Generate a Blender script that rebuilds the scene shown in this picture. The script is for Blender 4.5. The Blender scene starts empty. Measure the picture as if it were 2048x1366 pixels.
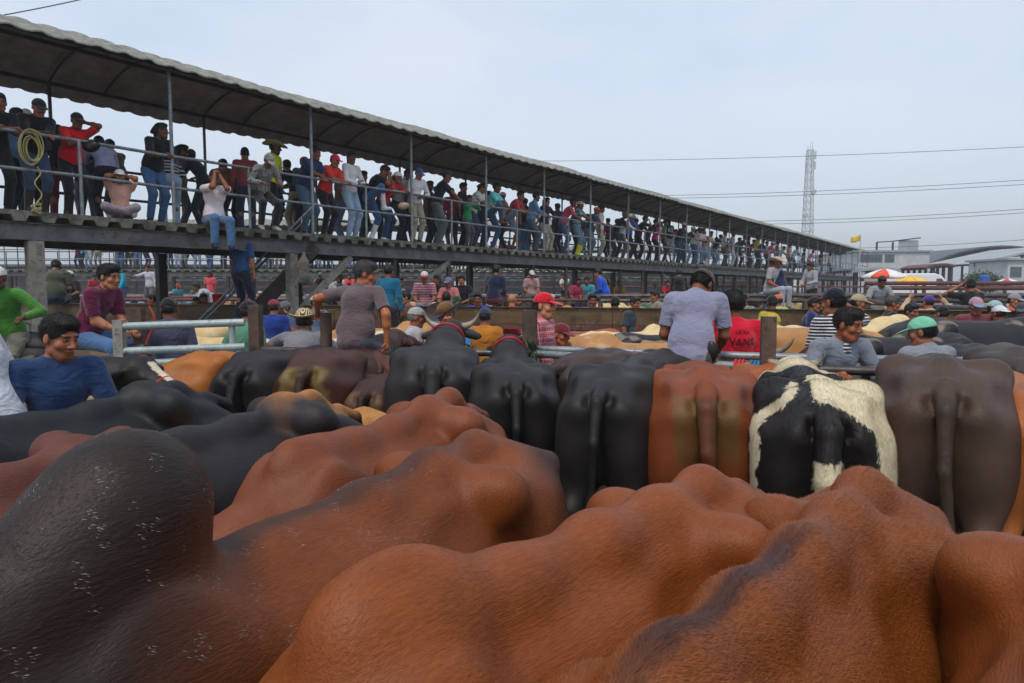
import bpy, math, random
import numpy as np
from mathutils import Vector, Matrix, noise as mnoise
rnd = random.Random(7)
C = bpy.context.scene.collection
sc = bpy.context.scene
PI = math.pi
R = math.radians

# ------------------------------------------------------------------ camera
CAM_Z = 1.80
F = 1365.0
PITCH = math.atan((683 - 577) / F)
cam = bpy.data.cameras.new('camera'); cam.lens = 24.0; cam.sensor_width = 36
cam.clip_start = 0.05; cam.clip_end = 3000
camo = bpy.data.objects.new('camera', cam); C.objects.link(camo)
camo.location = (0, 0, CAM_Z); camo.rotation_euler = (PI/2 - PITCH, 0, 0)
sc.camera = camo

# ------------------------------------------------------------------ world
SUN_EL, SUN_ROT = R(58), R(200)
w = bpy.data.worlds.new('World'); sc.world = w; w.use_nodes = True
nt = w.node_tree; nt.nodes.clear()
def N(t, ty, **kw):
    n = t.nodes.new(ty)
    for k, v in kw.items(): setattr(n, k, v)
    return n
out = N(nt, 'ShaderNodeOutputWorld'); add = N(nt, 'ShaderNodeAddShader')
b1 = N(nt, 'ShaderNodeBackground'); b2 = N(nt, 'ShaderNodeBackground')
sky = N(nt, 'ShaderNodeTexSky', sky_type='NISHITA'); sky.sun_disc = False
sky.sun_elevation = SUN_EL; sky.sun_rotation = SUN_ROT; sky.air_density = 1.0; sky.dust_density = 3.0
nt.links.new(sky.outputs[0], b1.inputs[0]); b1.inputs[1].default_value = 0.05
tc = N(nt, 'ShaderNodeTexCoord'); mp = N(nt, 'ShaderNodeMapping'); mp.inputs['Scale'].default_value = (1.0, 1.0, 2.6)
nz = N(nt, 'ShaderNodeTexNoise'); nz.inputs['Scale'].default_value = 1.7; nz.inputs['Detail'].default_value = 5; nz.inputs['Roughness'].default_value = .55
nt.links.new(tc.outputs['Generated'], mp.inputs[0]); nt.links.new(mp.outputs[0], nz.inputs['Vector'])
cr = N(nt, 'ShaderNodeValToRGB'); e = cr.color_ramp.elements
e[0].position = .32; e[0].color = (.43, .53, .66, 1); e[1].position = .68; e[1].color = (.66, .69, .735, 1)
nt.links.new(nz.outputs[0], cr.inputs[0])
sx = N(nt, 'ShaderNodeSeparateXYZ'); nt.links.new(tc.outputs['Generated'], sx.inputs[0])
mr = N(nt, 'ShaderNodeMapRange'); mr.inputs[1].default_value = 0; mr.inputs[2].default_value = .30; nt.links.new(sx.outputs[2], mr.inputs[0])
mx = N(nt, 'ShaderNodeMix', data_type='RGBA'); nt.links.new(mr.outputs[0], mx.inputs[0])
mx.inputs[6].default_value = (.53, .585, .64, 1); nt.links.new(cr.outputs[0], mx.inputs[7])
nt.links.new(mx.outputs[2], b2.inputs[0]); b2.inputs[1].default_value = 0.82
nt.links.new(b1.outputs[0], add.inputs[0]); nt.links.new(b2.outputs[0], add.inputs[1]); nt.links.new(add.outputs[0], out.inputs[0])
sl = bpy.data.lights.new('sun', 'SUN'); sl.energy = 1.5; sl.angle = R(14); sl.color = (1, .92, .80)
so = bpy.data.objects.new('sun', sl); C.objects.link(so)
so.rotation_euler = (R(90) - SUN_EL, 0, PI - SUN_ROT)
sc.view_settings.view_transform = 'Standard'; sc.view_settings.look = 'None'; sc.view_settings.gamma = 1
sc.view_settings.exposure = 0.34
sc.cycles.max_bounces = 5; sc.cycles.diffuse_bounces = 3; sc.cycles.glossy_bounces = 2; sc.cycles.transmission_bounces = 2
sc.cycles.use_denoising = True

# ------------------------------------------------------------------ helpers
_c, _s = math.cos(PITCH), math.sin(PITCH)
def ray(px, py):
    a, b = (px - 1024) / F, (683 - py) / F
    return Vector((a, _c + b*_s, b*_c - _s))
def atY(px, py, Y):
    r = ray(px, py); return Vector((0, 0, CAM_Z)) + r * (Y / r.y)
def atZ(px, py, z):
    r = ray(px, py); return Vector((0, 0, CAM_Z)) + r * ((z - CAM_Z) / r.z)
def Xat(px, Y, z=CAM_Z):
    # x of the point at depth Y, height z seen in column px
    dz = z - CAM_Z; depth = Y*_c - dz*_s
    return (px - 1024) / F * depth
def col(h, k=1.0):
    h = h.lstrip('#'); v = [int(h[i:i+2], 16) / 255 for i in (0, 2, 4)]
    return tuple((x/12.92 if x <= .04045 else ((x + .055)/1.055)**2.4) * k for x in v) + (1,)

def tag(o, label=None, cat=None, group=None, kind=None):
    if label: o['label'] = label
    if cat: o['category'] = cat
    if group: o['group'] = group
    if kind: o['kind'] = kind
    return o
def thing(name, label, cat, loc=(0, 0, 0), rz=0, group=None):
    o = bpy.data.objects.new(name, None); C.objects.link(o); o.location = loc; o.rotation_euler = (0, 0, rz)
    return tag(o, label, cat, group)
def mesh_np(name, V, Fc, smooth=True, cols=None):
    me = bpy.data.meshes.new(name)
    V = np.asarray(V, dtype=np.float32)
    if isinstance(Fc, np.ndarray):
        n = len(Fc); me.vertices.add(len(V)); me.vertices.foreach_set('co', V.ravel())
        me.loops.add(n*4); me.loops.foreach_set('vertex_index', Fc.astype(np.int32).ravel())
        me.polygons.add(n); me.polygons.foreach_set('loop_start', np.arange(0, n*4, 4, dtype=np.int32))
        me.polygons.foreach_set('loop_total', np.full(n, 4, dtype=np.int32))
        me.update(calc_edges=True); me.validate()
    else:
        me.from_pydata([tuple(map(float, v)) for v in V], [], [tuple(f) for f in Fc]); me.update()
    if smooth: me.polygons.foreach_set('use_smooth', [True]*len(me.polygons))
    if cols is not None:
        a = me.color_attributes.new('Col', 'FLOAT_COLOR', 'POINT')
        cc = np.zeros((len(V), 4), np.float32); cc[:, :cols.shape[1]] = cols
        a.data.foreach_set('color', cc.ravel())
    return me
def obj(name, me, mat, parent=None, color=None, loc=None):
    o = bpy.data.objects.new(name, me); C.objects.link(o)
    if mat is not None and not me.materials: me.materials.append(mat)
    if parent is not None: o.parent = parent
    if color is not None: o.color = color
    if loc is not None: o.location = loc
    return o
class MB:
    """collects boxes, tubes, lofts into one mesh"""
    def __init__(s): s.v = []; s.f = []
    def add(s, V, Fs):
        n = len(s.v); s.v += [tuple(map(float, v)) for v in V]; s.f += [tuple(i + n for i in f) for f in Fs]; return s
    def box(s, c, d, M=None, taper=1.0):
        x, y, z = d[0]/2, d[1]/2, d[2]/2; t = taper
        V = [(-x, -y, -z), (x, -y, -z), (x, y, -z), (-x, y, -z), (-x*t, -y*t, z), (x*t, -y*t, z), (x*t, y*t, z), (-x*t, y*t, z)]
        V = [Vector(v) for v in V]
        if M is not None: V = [M @ v for v in V]
        c = Vector(c)
        return s.add([v + c for v in V], [(0, 3, 2, 1), (4, 5, 6, 7), (0, 1, 5, 4), (1, 2, 6, 5), (2, 3, 7, 6), (3, 0, 4, 7)])
    def beam(s, a, b, wd, ht, up=(0, 0, 1)):
        a, b = Vector(a), Vector(b); d = (b - a); L = d.length; d.normalize()
        sd = d.cross(Vector(up))
        if sd.length < 1e-4: sd = d.cross(Vector((1, 0, 0)))
        sd.normalize(); u = sd.cross(d)
        M = Matrix((sd, d, u)).transposed()
        return s.box((a + b)/2, (wd, L, ht), M)
    def tube(s, pts, r, n=8, cap=True):
        pts = [Vector(p) for p in pts]; m = len(pts)
        rr = r if isinstance(r, (list, tuple)) else [r]*m
        V = []; prev = None
        for i, p in enumerate(pts):
            t = (pts[min(i+1, m-1)] - pts[max(i-1, 0)]).normalized()
            if prev is None:
                a = t.cross(Vector((0, 0, 1)))
                if a.length < .05: a = t.cross(Vector((1, 0, 0)))
            else: a = prev - t*prev.dot(t)
            a.normalize(); prev = a; b = t.cross(a)
            V += [p + (a*math.cos(2*PI*k/n) + b*math.sin(2*PI*k/n))*rr[i] for k in range(n)]
        Fs = [(i*n+k, i*n+(k+1) % n, (i+1)*n+(k+1) % n, (i+1)*n+k) for i in range(m-1) for k in range(n)]
        if cap: Fs += [tuple(range(n))[::-1], tuple((m-1)*n+k for k in range(n))]
        return s.add(V, Fs)
    def quad(s, *p): return s.add(p, [tuple(range(len(p)))])
    def mesh(s, name, smooth=False):
        return mesh_np(name, s.v, s.f, smooth)
    def build(s, name, mat, parent=None, smooth=False, color=None):
        me = s.mesh(name, smooth)
        if smooth:
            try: me.set_sharp_from_angle(angle=R(40))
            except Exception: pass
        return obj(name, me, mat, parent, color)

# ------------------------------------------------------------------ signed distance modelling
def _a(v): return np.array(v, dtype=np.float64)
class SDF:
    def __init__(s): s.p = []
    def cap(s, a, b, ra, rb=None, k=.03, op='u', cut=None, flat=None):
        rb = ra if rb is None else rb
        a, b = _a(a), _a(b); s.p.append(('c', a, b, ra, rb, k, op, cut, flat)); return s
    def chain(s, pts, rs, k=.03, op='u'):
        for i in range(len(pts)-1): s.cap(pts[i], pts[i+1], rs[i], rs[i+1], k, op)
        return s
    def ell(s, c, r, k=.03, op='u', M=None, cut=None):
        s.p.append(('e', _a(c), _a(r), np.eye(3) if M is None else _a(M), k, op, cut)); return s
    def box(s, p):
        if p[0] == 'c':
            m = max(p[3], p[4]); return np.minimum(p[1], p[2]) - m, np.maximum(p[1], p[2]) + m
        ext = np.sqrt(((p[3] * p[2][None, :])**2).sum(1)); return p[1] - ext, p[1] + ext
    def ev(s, p, X, Y, Z):
        if p[0] == 'c':
            _, a, b, ra, rb, k, op, cut, flat = p; d = b - a; L2 = max(d @ d, 1e-12)
            x, y, z = X - a[0], Y - a[1], Z - a[2]
            t0 = (x*d[0] + y*d[1] + z*d[2]) / L2; t = np.clip(t0, 0, 1)
            dd = np.sqrt((x - t*d[0])**2 + (y - t*d[1])**2 + (z - t*d[2])**2) - (ra + (rb - ra)*t)
            if flat: dd = np.maximum(dd, (t0 - 1)*math.sqrt(L2))
        else:
            _, c, r, M, k, op, cut = p
            x, y, z = X - c[0], Y - c[1], Z - c[2]
            q = [(x*M[0, i] + y*M[1, i] + z*M[2, i]) for i in range(3)]
            k0 = np.sqrt((q[0]/r[0])**2 + (q[1]/r[1])**2 + (q[2]/r[2])**2)
            k1 = np.sqrt((q[0]/r[0]**2)**2 + (q[1]/r[1]**2)**2 + (q[2]/r[2]**2)**2)
            dd = k0*(k0 - 1)/np.maximum(k1, 1e-6)
            dd = np.where(k0 < .3, -(1-k0)*min(r), dd)
        if cut is not None:   # list of half spaces (normal, point): keep the side where n.(p-q) < 0
            for n_, q_ in cut: dd = np.maximum(dd, (X - q_[0])*n_[0] + (Y - q_[1])*n_[1] + (Z - q_[2])*n_[2])
        return dd
    def comb(s, D, dd, p):
        k = p[5] if p[0] == 'c' else p[4]; op = p[6] if p[0] == 'c' else p[5]
        if op == 'u':
            h = np.maximum(k - np.abs(D - dd), 0)/k; return np.minimum(D, dd) - h*h*k*.25
        if op == 's':
            dd = -dd; h = np.maximum(k - np.abs(D - dd), 0)/k; return np.maximum(D, dd) + h*h*k*.25
        return np.maximum(D, dd)
    def at(s, P):
        X, Y, Z = P[:, 0], P[:, 1], P[:, 2]; D = np.full(len(P), 1.0)
        for p in s.p: D = s.comb(D, s.ev(p, X, Y, Z), p)
        return D
    def mesh(s, h, clip=None, disp=None):
        bs = [s.box(p) for p in s.p if (p[6] if p[0] == 'c' else p[5]) == 'u']
        km = max([(p[5] if p[0] == 'c' else p[4]) for p in s.p])*.3; lo = np.min([b[0] for b in bs], 0) - 3*h - km; hi = np.max([b[1] for b in bs], 0) + 3*h + km
        if clip is not None: lo = np.maximum(lo, clip[0]); hi = np.minimum(hi, clip[1])
        n = np.maximum(((hi - lo)/h).astype(int) + 2, 4)
        ax = [lo[i] + h*np.arange(n[i]) for i in range(3)]
        D = np.full(n, 1.0, dtype=np.float32)
        for p in s.p:
            k = p[5] if p[0] == 'c' else p[4]; b = s.box(p); m = k + 2.5*h
            i0 = np.clip(np.floor((b[0] - m - lo)/h).astype(int), 0, n); i1 = np.clip(np.ceil((b[1] + m - lo)/h).astype(int) + 1, 0, n)
            if (i1 <= i0).any(): continue
            sl_ = tuple(slice(i0[i], i1[i]) for i in range(3))
            X = ax[0][sl_[0]][:, None, None]; Y = ax[1][sl_[1]][None, :, None]; Z = ax[2][sl_[2]][None, None, :]
            D[sl_] = s.comb(D[sl_], s.ev(p, X, Y, Z), p)
        V, Q = surfnet(D, lo, h)
        return V, Q
def surfnet(D, lo, h):
    I = D < 0
    c = np.zeros(np.array(D.shape)-1, dtype=np.int8)
    for dx in (0, 1):
        for dy in (0, 1):
            for dz in (0, 1):
                c += I[dx:I.shape[0]-1+dx, dy:I.shape[1]-1+dy, dz:I.shape[2]-1+dz]
    act = (c > 0) & (c < 8); idx = np.argwhere(act)
    if len(idx) == 0: return np.zeros((0, 3)), np.zeros((0, 4), int)
    ids = np.full(act.shape, -1, dtype=np.int32); ids[act] = np.arange(len(idx))
    S = np.zeros((len(idx), 3)); W = np.zeros(len(idx))
    cor = [(a, b, d) for a in (0, 1) for b in (0, 1) for d in (0, 1)]
    val = {q: D[idx[:, 0]+q[0], idx[:, 1]+q[1], idx[:, 2]+q[2]].astype(np.float64) for q in cor}
    for q in cor:
        for axx in range(3):
            if q[axx] == 0:
                q2 = tuple(1 if i == axx else q[i] for i in range(3)); a, b = val[q], val[q2]
                m = (a < 0) != (b < 0); t = np.where(m, a/np.where(m, a - b, 1), 0)
                pt = np.array(q, float)[None, :].repeat(len(idx), 0); pt[:, axx] = t
                S += pt*m[:, None]; W += m
    V = lo + (idx + S/W[:, None])*h
    Q = []
    for axx in range(3):
        s0 = [slice(None)]*3; s1 = [slice(None)]*3; s0[axx] = slice(0, -1); s1[axx] = slice(1, None)
        A, B = I[tuple(s0)], I[tuple(s1)]
        e_ = np.argwhere(A != B); o1, o2 = [(1, 2), (2, 0), (0, 1)][axx]
        ok = (e_[:, o1] > 0) & (e_[:, o2] > 0) & (e_[:, o1] < act.shape[o1]) & (e_[:, o2] < act.shape[o2]); e_ = e_[ok]
        if len(e_) == 0: continue
        def g(da, db):
            k = e_.copy(); k[:, o1] -= da; k[:, o2] -= db; return ids[k[:, 0], k[:, 1], k[:, 2]]
        q = np.stack([g(1, 1), g(0, 1), g(0, 0), g(1, 0)], 1)
        fl = A[e_[:, 0], e_[:, 1], e_[:, 2]]; q[~fl] = q[~fl][:, ::-1]
        q = q[(q >= 0).all(1)]; Q.append(q)
    return V, (np.concatenate(Q) if Q else np.zeros((0, 4), int))
def relax(V, Q, it=2, lam=.5):
    if len(V) == 0: return V
    e1 = Q.ravel(); e2 = np.roll(Q, -1, 1).ravel()
    cnt = np.bincount(e1, minlength=len(V)) + np.bincount(e2, minlength=len(V))
    for _ in range(it):
        S = np.stack([np.bincount(e1, V[e2, i], len(V)) + np.bincount(e2, V[e1, i], len(V)) for i in range(3)], 1)
        V = V + lam*(S/np.maximum(cnt, 1)[:, None] - V)*(cnt > 0)[:, None]
    return V
def fbm(P, f, seed=0, oct=3):
    """cheap smooth pseudo-noise from summed rotated sines"""
    rs = np.random.RandomState(seed); o = np.zeros(len(P)); amp = 1
    for _ in range(oct):
        s_ = 0
        for _ in range(4):
            d = rs.normal(size=3); d /= np.linalg.norm(d); s_ = s_ + np.sin(P @ d * f + rs.rand()*6.28 + .7*np.sin(P @ np.roll(d, 1) * f*.7))
        o += amp*s_/4; f *= 2.1; amp *= .5
    return o/1.6

# ------------------------------------------------------------------ materials
MATS = {}
def newmat(name):
    m = bpy.data.materials.new(name); m.use_nodes = True; t = m.node_tree; t.nodes.clear()
    o_ = N(t, 'ShaderNodeOutputMaterial'); p = N(t, 'ShaderNodeBsdfPrincipled'); t.links.new(p.outputs[0], o_.inputs[0])
    return m, t, p
def noise(t, scale, detail=4, coord='Object', sc3=None, rough=.6, dist=0):
    k = N(t, 'ShaderNodeTexCoord'); n = N(t, 'ShaderNodeTexNoise'); n.inputs['Scale'].default_value = scale
    n.inputs['Detail'].default_value = detail; n.inputs['Roughness'].default_value = rough; n.inputs['Distortion'].default_value = dist
    if sc3:
        m = N(t, 'ShaderNodeMapping'); m.inputs['Scale'].default_value = sc3; t.links.new(k.outputs[coord], m.inputs[0]); t.links.new(m.outputs[0], n.inputs['Vector'])
    else: t.links.new(k.outputs[coord], n.inputs['Vector'])
    return n.outputs[0]
def ramp(t, fac, stops):
    r = N(t, 'ShaderNodeValToRGB'); e = r.color_ramp.elements
    while len(e) < len(stops): e.new(.5)
    for q, (p_, c_) in zip(e, stops):
        q.position = p_; q.color = tuple(c_)[:3] + (1,)
    t.links.new(fac, r.inputs[0]); return r.outputs[0]
def mix(t, fac, a, b, mode='MIX'):
    m = N(t, 'ShaderNodeMix', data_type='RGBA', blend_type=mode)
    for i, v in ((0, fac), (6, a), (7, b)):
        if hasattr(v, 'links'): t.links.new(v, m.inputs[i])
        else: m.inputs[i].default_value = v if i == 0 else tuple(v)[:3] + (1,)
    return m.outputs[2]
def bump(t, p, h, dist=.01, strength=.5, prev=None):
    b = N(t, 'ShaderNodeBump'); b.inputs['Distance'].default_value = dist; b.inputs['Strength'].default_value = strength
    t.links.new(h, b.inputs['Height'])
    if prev is not None: t.links.new(prev, b.inputs['Normal'])
    t.links.new(b.outputs[0], p.inputs['Normal']); return b.outputs[0]
def setin(p, rough=None, metal=None, spec=None, base=None):
    if rough is not None: p.inputs['Roughness'].default_value = rough
    if metal is not None: p.inputs['Metallic'].default_value = metal
    if spec is not None: p.inputs['Specular IOR Level'].default_value = spec
def weathered(name, c1, c2, rough=.7, metal=0, scale=6, c3=None, bd=.004, sc3=None, lo=.4, hi=.62, spec=.4):
    m, t, p = newmat(name); n = noise(t, scale, 6, sc3=sc3, rough=.65)
    c_ = ramp(t, n, [(lo, c1), (hi, c2)])
    if c3:
        n2 = noise(t, scale*3.1, 5, rough=.7); f = ramp(t, n2, [(.55, (0, 0, 0)), (.66, (1, 1, 1))]); c_ = mix(t, f, c_, c3)
    t.links.new(c_, p.inputs['Base Color']); setin(p, rough, metal, spec)
    bump(t, p, noise(t, scale*8, 4), bd, .5); return m
def objinfo_color(t):
    return N(t, 'ShaderNodeObjectInfo').outputs['Color']
def cloth(name, kind='plain', c2=(.8, .8, .8, 1), freq=40, c3=None, wr=1.0):
    m, t, p = newmat(name); oc = objinfo_color(t); base = oc
    k = N(t, 'ShaderNodeTexCoord'); s_ = N(t, 'ShaderNodeSeparateXYZ'); t.links.new(k.outputs['Object'], s_.inputs[0])
    def band(axis, fr, th):
        a = N(t, 'ShaderNodeMath', operation='MULTIPLY'); t.links.new(s_.outputs[axis], a.inputs[0]); a.inputs[1].default_value = fr
        b = N(t, 'ShaderNodeMath', operation='FRACT'); t.links.new(a.outputs[0], b.inputs[0])
        c_ = N(t, 'ShaderNodeMath', operation='GREATER_THAN'); t.links.new(b.outputs[0], c_.inputs[0]); c_.inputs[1].default_value = th; return c_.outputs[0]
    if kind == 'stripe': base = mix(t, band(2, freq, .6), oc, c2)
    if kind == 'plaid':
        base = mix(t, band(2, freq, .7), oc, c2); base = mix(t, band(0, freq, .7), base, c2); base = mix(t, band(2, freq*.5, .85), base, c3 or oc)
    if kind == 'camo':
        n = noise(t, freq, 3, dist=1.5); base = ramp(t, n, [(.38, (.02, .022, .025)), (.42, (.12, .125, .12)), (.5, (.45, .45, .42)), (.56, (.05, .055, .06)), (.64, (.25, .25, .24))])
    if kind == 'print': base = mix(t, ramp(t, noise(t, freq, 2), [(.58, (0, 0, 0)), (.6, (1, 1, 1))]), oc, c2)
    v = ramp(t, noise(t, 3, 4), [(.3, (.78, .78, .78)), (.7, (1.12, 1.12, 1.12))])
    base = mix(t, 1.0, base, v, 'MULTIPLY')
    t.links.new(base, p.inputs['Base Color']); setin(p, .86, 0, .18)
    p.inputs['Sheen Weight'].default_value = .25; p.inputs['Sheen Roughness'].default_value = .5
    n1 = noise(t, 5.5, 3, sc3=(1, 1, 1.6), dist=1.4, rough=.5); b_ = bump(t, p, n1, .035*wr, .7); n2_ = noise(t, 13, 3, sc3=(1, 1, 2.2), dist=2.2, rough=.5); b_ = bump(t, p, n2_, .011*wr, .5, b_)
    bump(t, p, noise(t, 160, 2), .0012, .5, b_)
    return m
CL = cloth('cloth_plain')
DENIM = cloth('denim', 'plain')
def skin_mat():
    m, t, p = newmat('skin'); a = N(t, 'ShaderNodeAttribute'); a.attribute_name = 'Col'
    v = ramp(t, noise(t, 22, 5), [(.3, (.86, .82, .8)), (.7, (1.1, 1.06, 1.05))])
    t.links.new(mix(t, 1.0, a.outputs[0], v, 'MULTIPLY'), p.inputs['Base Color']); setin(p, .5, 0, .35)
    p.inputs['Subsurface Weight'].default_value = .06; p.inputs['Subsurface Radius'].default_value = (.6, .25, .12); p.inputs['Subsurface Scale'].default_value = .01
    bump(t, p, noise(t, 220, 3), .0006, .5); return m
SKIN = skin_mat()
def hair_mat():
    m, t, p = newmat('hair'); oc = objinfo_color(t)
    v = ramp(t, noise(t, 60, 3, sc3=(1, 1, .25)), [(.3, (.5, .5, .5)), (.7, (1.5, 1.5, 1.5))])
    t.links.new(mix(t, 1.0, oc, v, 'MULTIPLY'), p.inputs['Base Color']); setin(p, .55, 0, .4)
    bump(t, p, noise(t, 110, 3, sc3=(1, 1, .3)), .006, .9); return m
HAIR = hair_mat()
def hard(name, rough=.4, bd=.001, metal=0):
    m, t, p = newmat(name); v = ramp(t, noise(t, 14, 5), [(.3, (.8, .8, .8)), (.7, (1.1, 1.1, 1.1))])
    t.links.new(mix(t, 1.0, objinfo_color(t), v, 'MULTIPLY'), p.inputs['Base Color']); setin(p, rough, metal, .4); bump(t, p, noise(t, 90, 3), bd, .4); return m
RUBBER = hard('rubber', .38); PLASTIC = hard('plastic', .45)
def coat_mat(name, attr=True, streak=1.0, rough=.50, spec=.30):
    """cattle hide: short hair lying along the body"""
    m, t, p = newmat(name)
    if attr: a = N(t, 'ShaderNodeAttribute'); a.attribute_name = 'Col'; base = a.outputs[0]
    else:
        base = objinfo_color(t)
        f = ramp(t, noise(t, 2.1, 2), [(.60, (0, 0, 0)), (.63, (1, 1, 1))]); base = mix(t, mix(t, .25, (0, 0, 0, 1), f), base, (.6, .52, .42, 1))
    v1 = ramp(t, noise(t, 5, 5), [(.3, (.80, .76, .74)), (.7, (1.16, 1.12, 1.08))])
    v2 = ramp(t, noise(t, 1, 4, sc3=(34, 150, 120), rough=.7), [(.3, (.80, .79, .78)), (.7, (1.18, 1.17, 1.16))])
    base = mix(t, 1.0, base, v1, 'MULTIPLY'); base = mix(t, 1.0, base, v2, 'MULTIPLY')
    if attr:
        g1 = ramp(t, noise(t, 1, 3, sc3=(34, 110, 60), rough=.75), [(.57, (0, 0, 0)), (.66, (1, 1, 1))]); g2 = ramp(t, noise(t, 4.5, 4), [(.46, (0, 0, 0)), (.60, (1, 1, 1))])
        f = mix(t, 1.0, g1, g2, 'MULTIPLY'); al = N(t, 'ShaderNodeMath', operation='MULTIPLY'); t.links.new(f, al.inputs[0]); t.links.new(a.outputs['Alpha'], al.inputs[1])
        base = mix(t, al.outputs[0], base, (.36, .34, .30, 1))
    t.links.new(base, p.inputs['Base Color']); setin(p, rough, 0, spec)
    b_ = bump(t, p, noise(t, 9, 4, dist=.5), .005*streak, .35)
    b_ = bump(t, p, noise(t, 1, 3, sc3=(30, 170, 140), rough=.6), .0032*streak, .75, b_)
    bump(t, p, noise(t, 1, 2, sc3=(120, 520, 420)), .0009, .6, b_)
    return m
COAT = coat_mat('coat'); COATF = coat_mat('coat_far', False); COATH = coat_mat('coat_hairy', True, 2.2)
GALV = weathered('grey_painted_pipe', (.16, .185, .20), (.25, .28, .30), .42, .35, 7, (.09, .055, .035), .002)
PIPEL = weathered('pale_green_pipe', (.24, .31, .32), (.33, .40, .41), .45, .1, 6, (.17, .17, .15), .002)
PIPED = weathered('dark_pipe', (.045, .04, .042), (.09, .08, .08), .4, .4, 8, (.10, .06, .05), .002)
RUST = weathered('rusty_post', (.055, .035, .028), (.11, .07, .05), .75, .1, 5, (.03, .02, .018), .004)
RUSTRED = weathered('oxide_red_steel', (.09, .028, .024), (.15, .055, .045), .6, .1, 5, (.05, .03, .028), .003)
BEAMY = weathered('weathered_brown_beam', (.075, .045, .020), (.13, .080, .034), .62, 0, 2.2, (.055, .025, .014), .003, sc3=(1, 1, 3))
STEEL = weathered('grey_steel', (.085, .09, .095), (.15, .155, .155), .55, .2, 3, (.10, .055, .03), .003)
STEELW = weathered('pale_weathered_steel', (.16, .15, .13), (.26, .25, .22), .7, .05, 5, (.08, .06, .035), .004)
STEELD = weathered('dark_steel', (.02, .018, .018), (.045, .038, .034), .6, .2, 5, (.06, .035, .025), .003)
CONC = weathered('mossy_concrete', (.065, .065, .05), (.20, .195, .165), .92, 0, 4, (.07, .085, .03), .012)
ROOFM = weathered('old_roof_sheet', (.12, .125, .10), (.25, .25, .225), .9, 0, 6, (.07, .09, .035), .008, lo=.35, hi=.6)
ROOFU = weathered('roof_underside', (.20, .185, .178), (.31, .29, .28), .9, 0, 3, None, .004)
MUD = weathered('mud', (.05, .037, .026), (.11, .085, .06), .7, 0, .7, (.035, .027, .02), .04)
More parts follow.
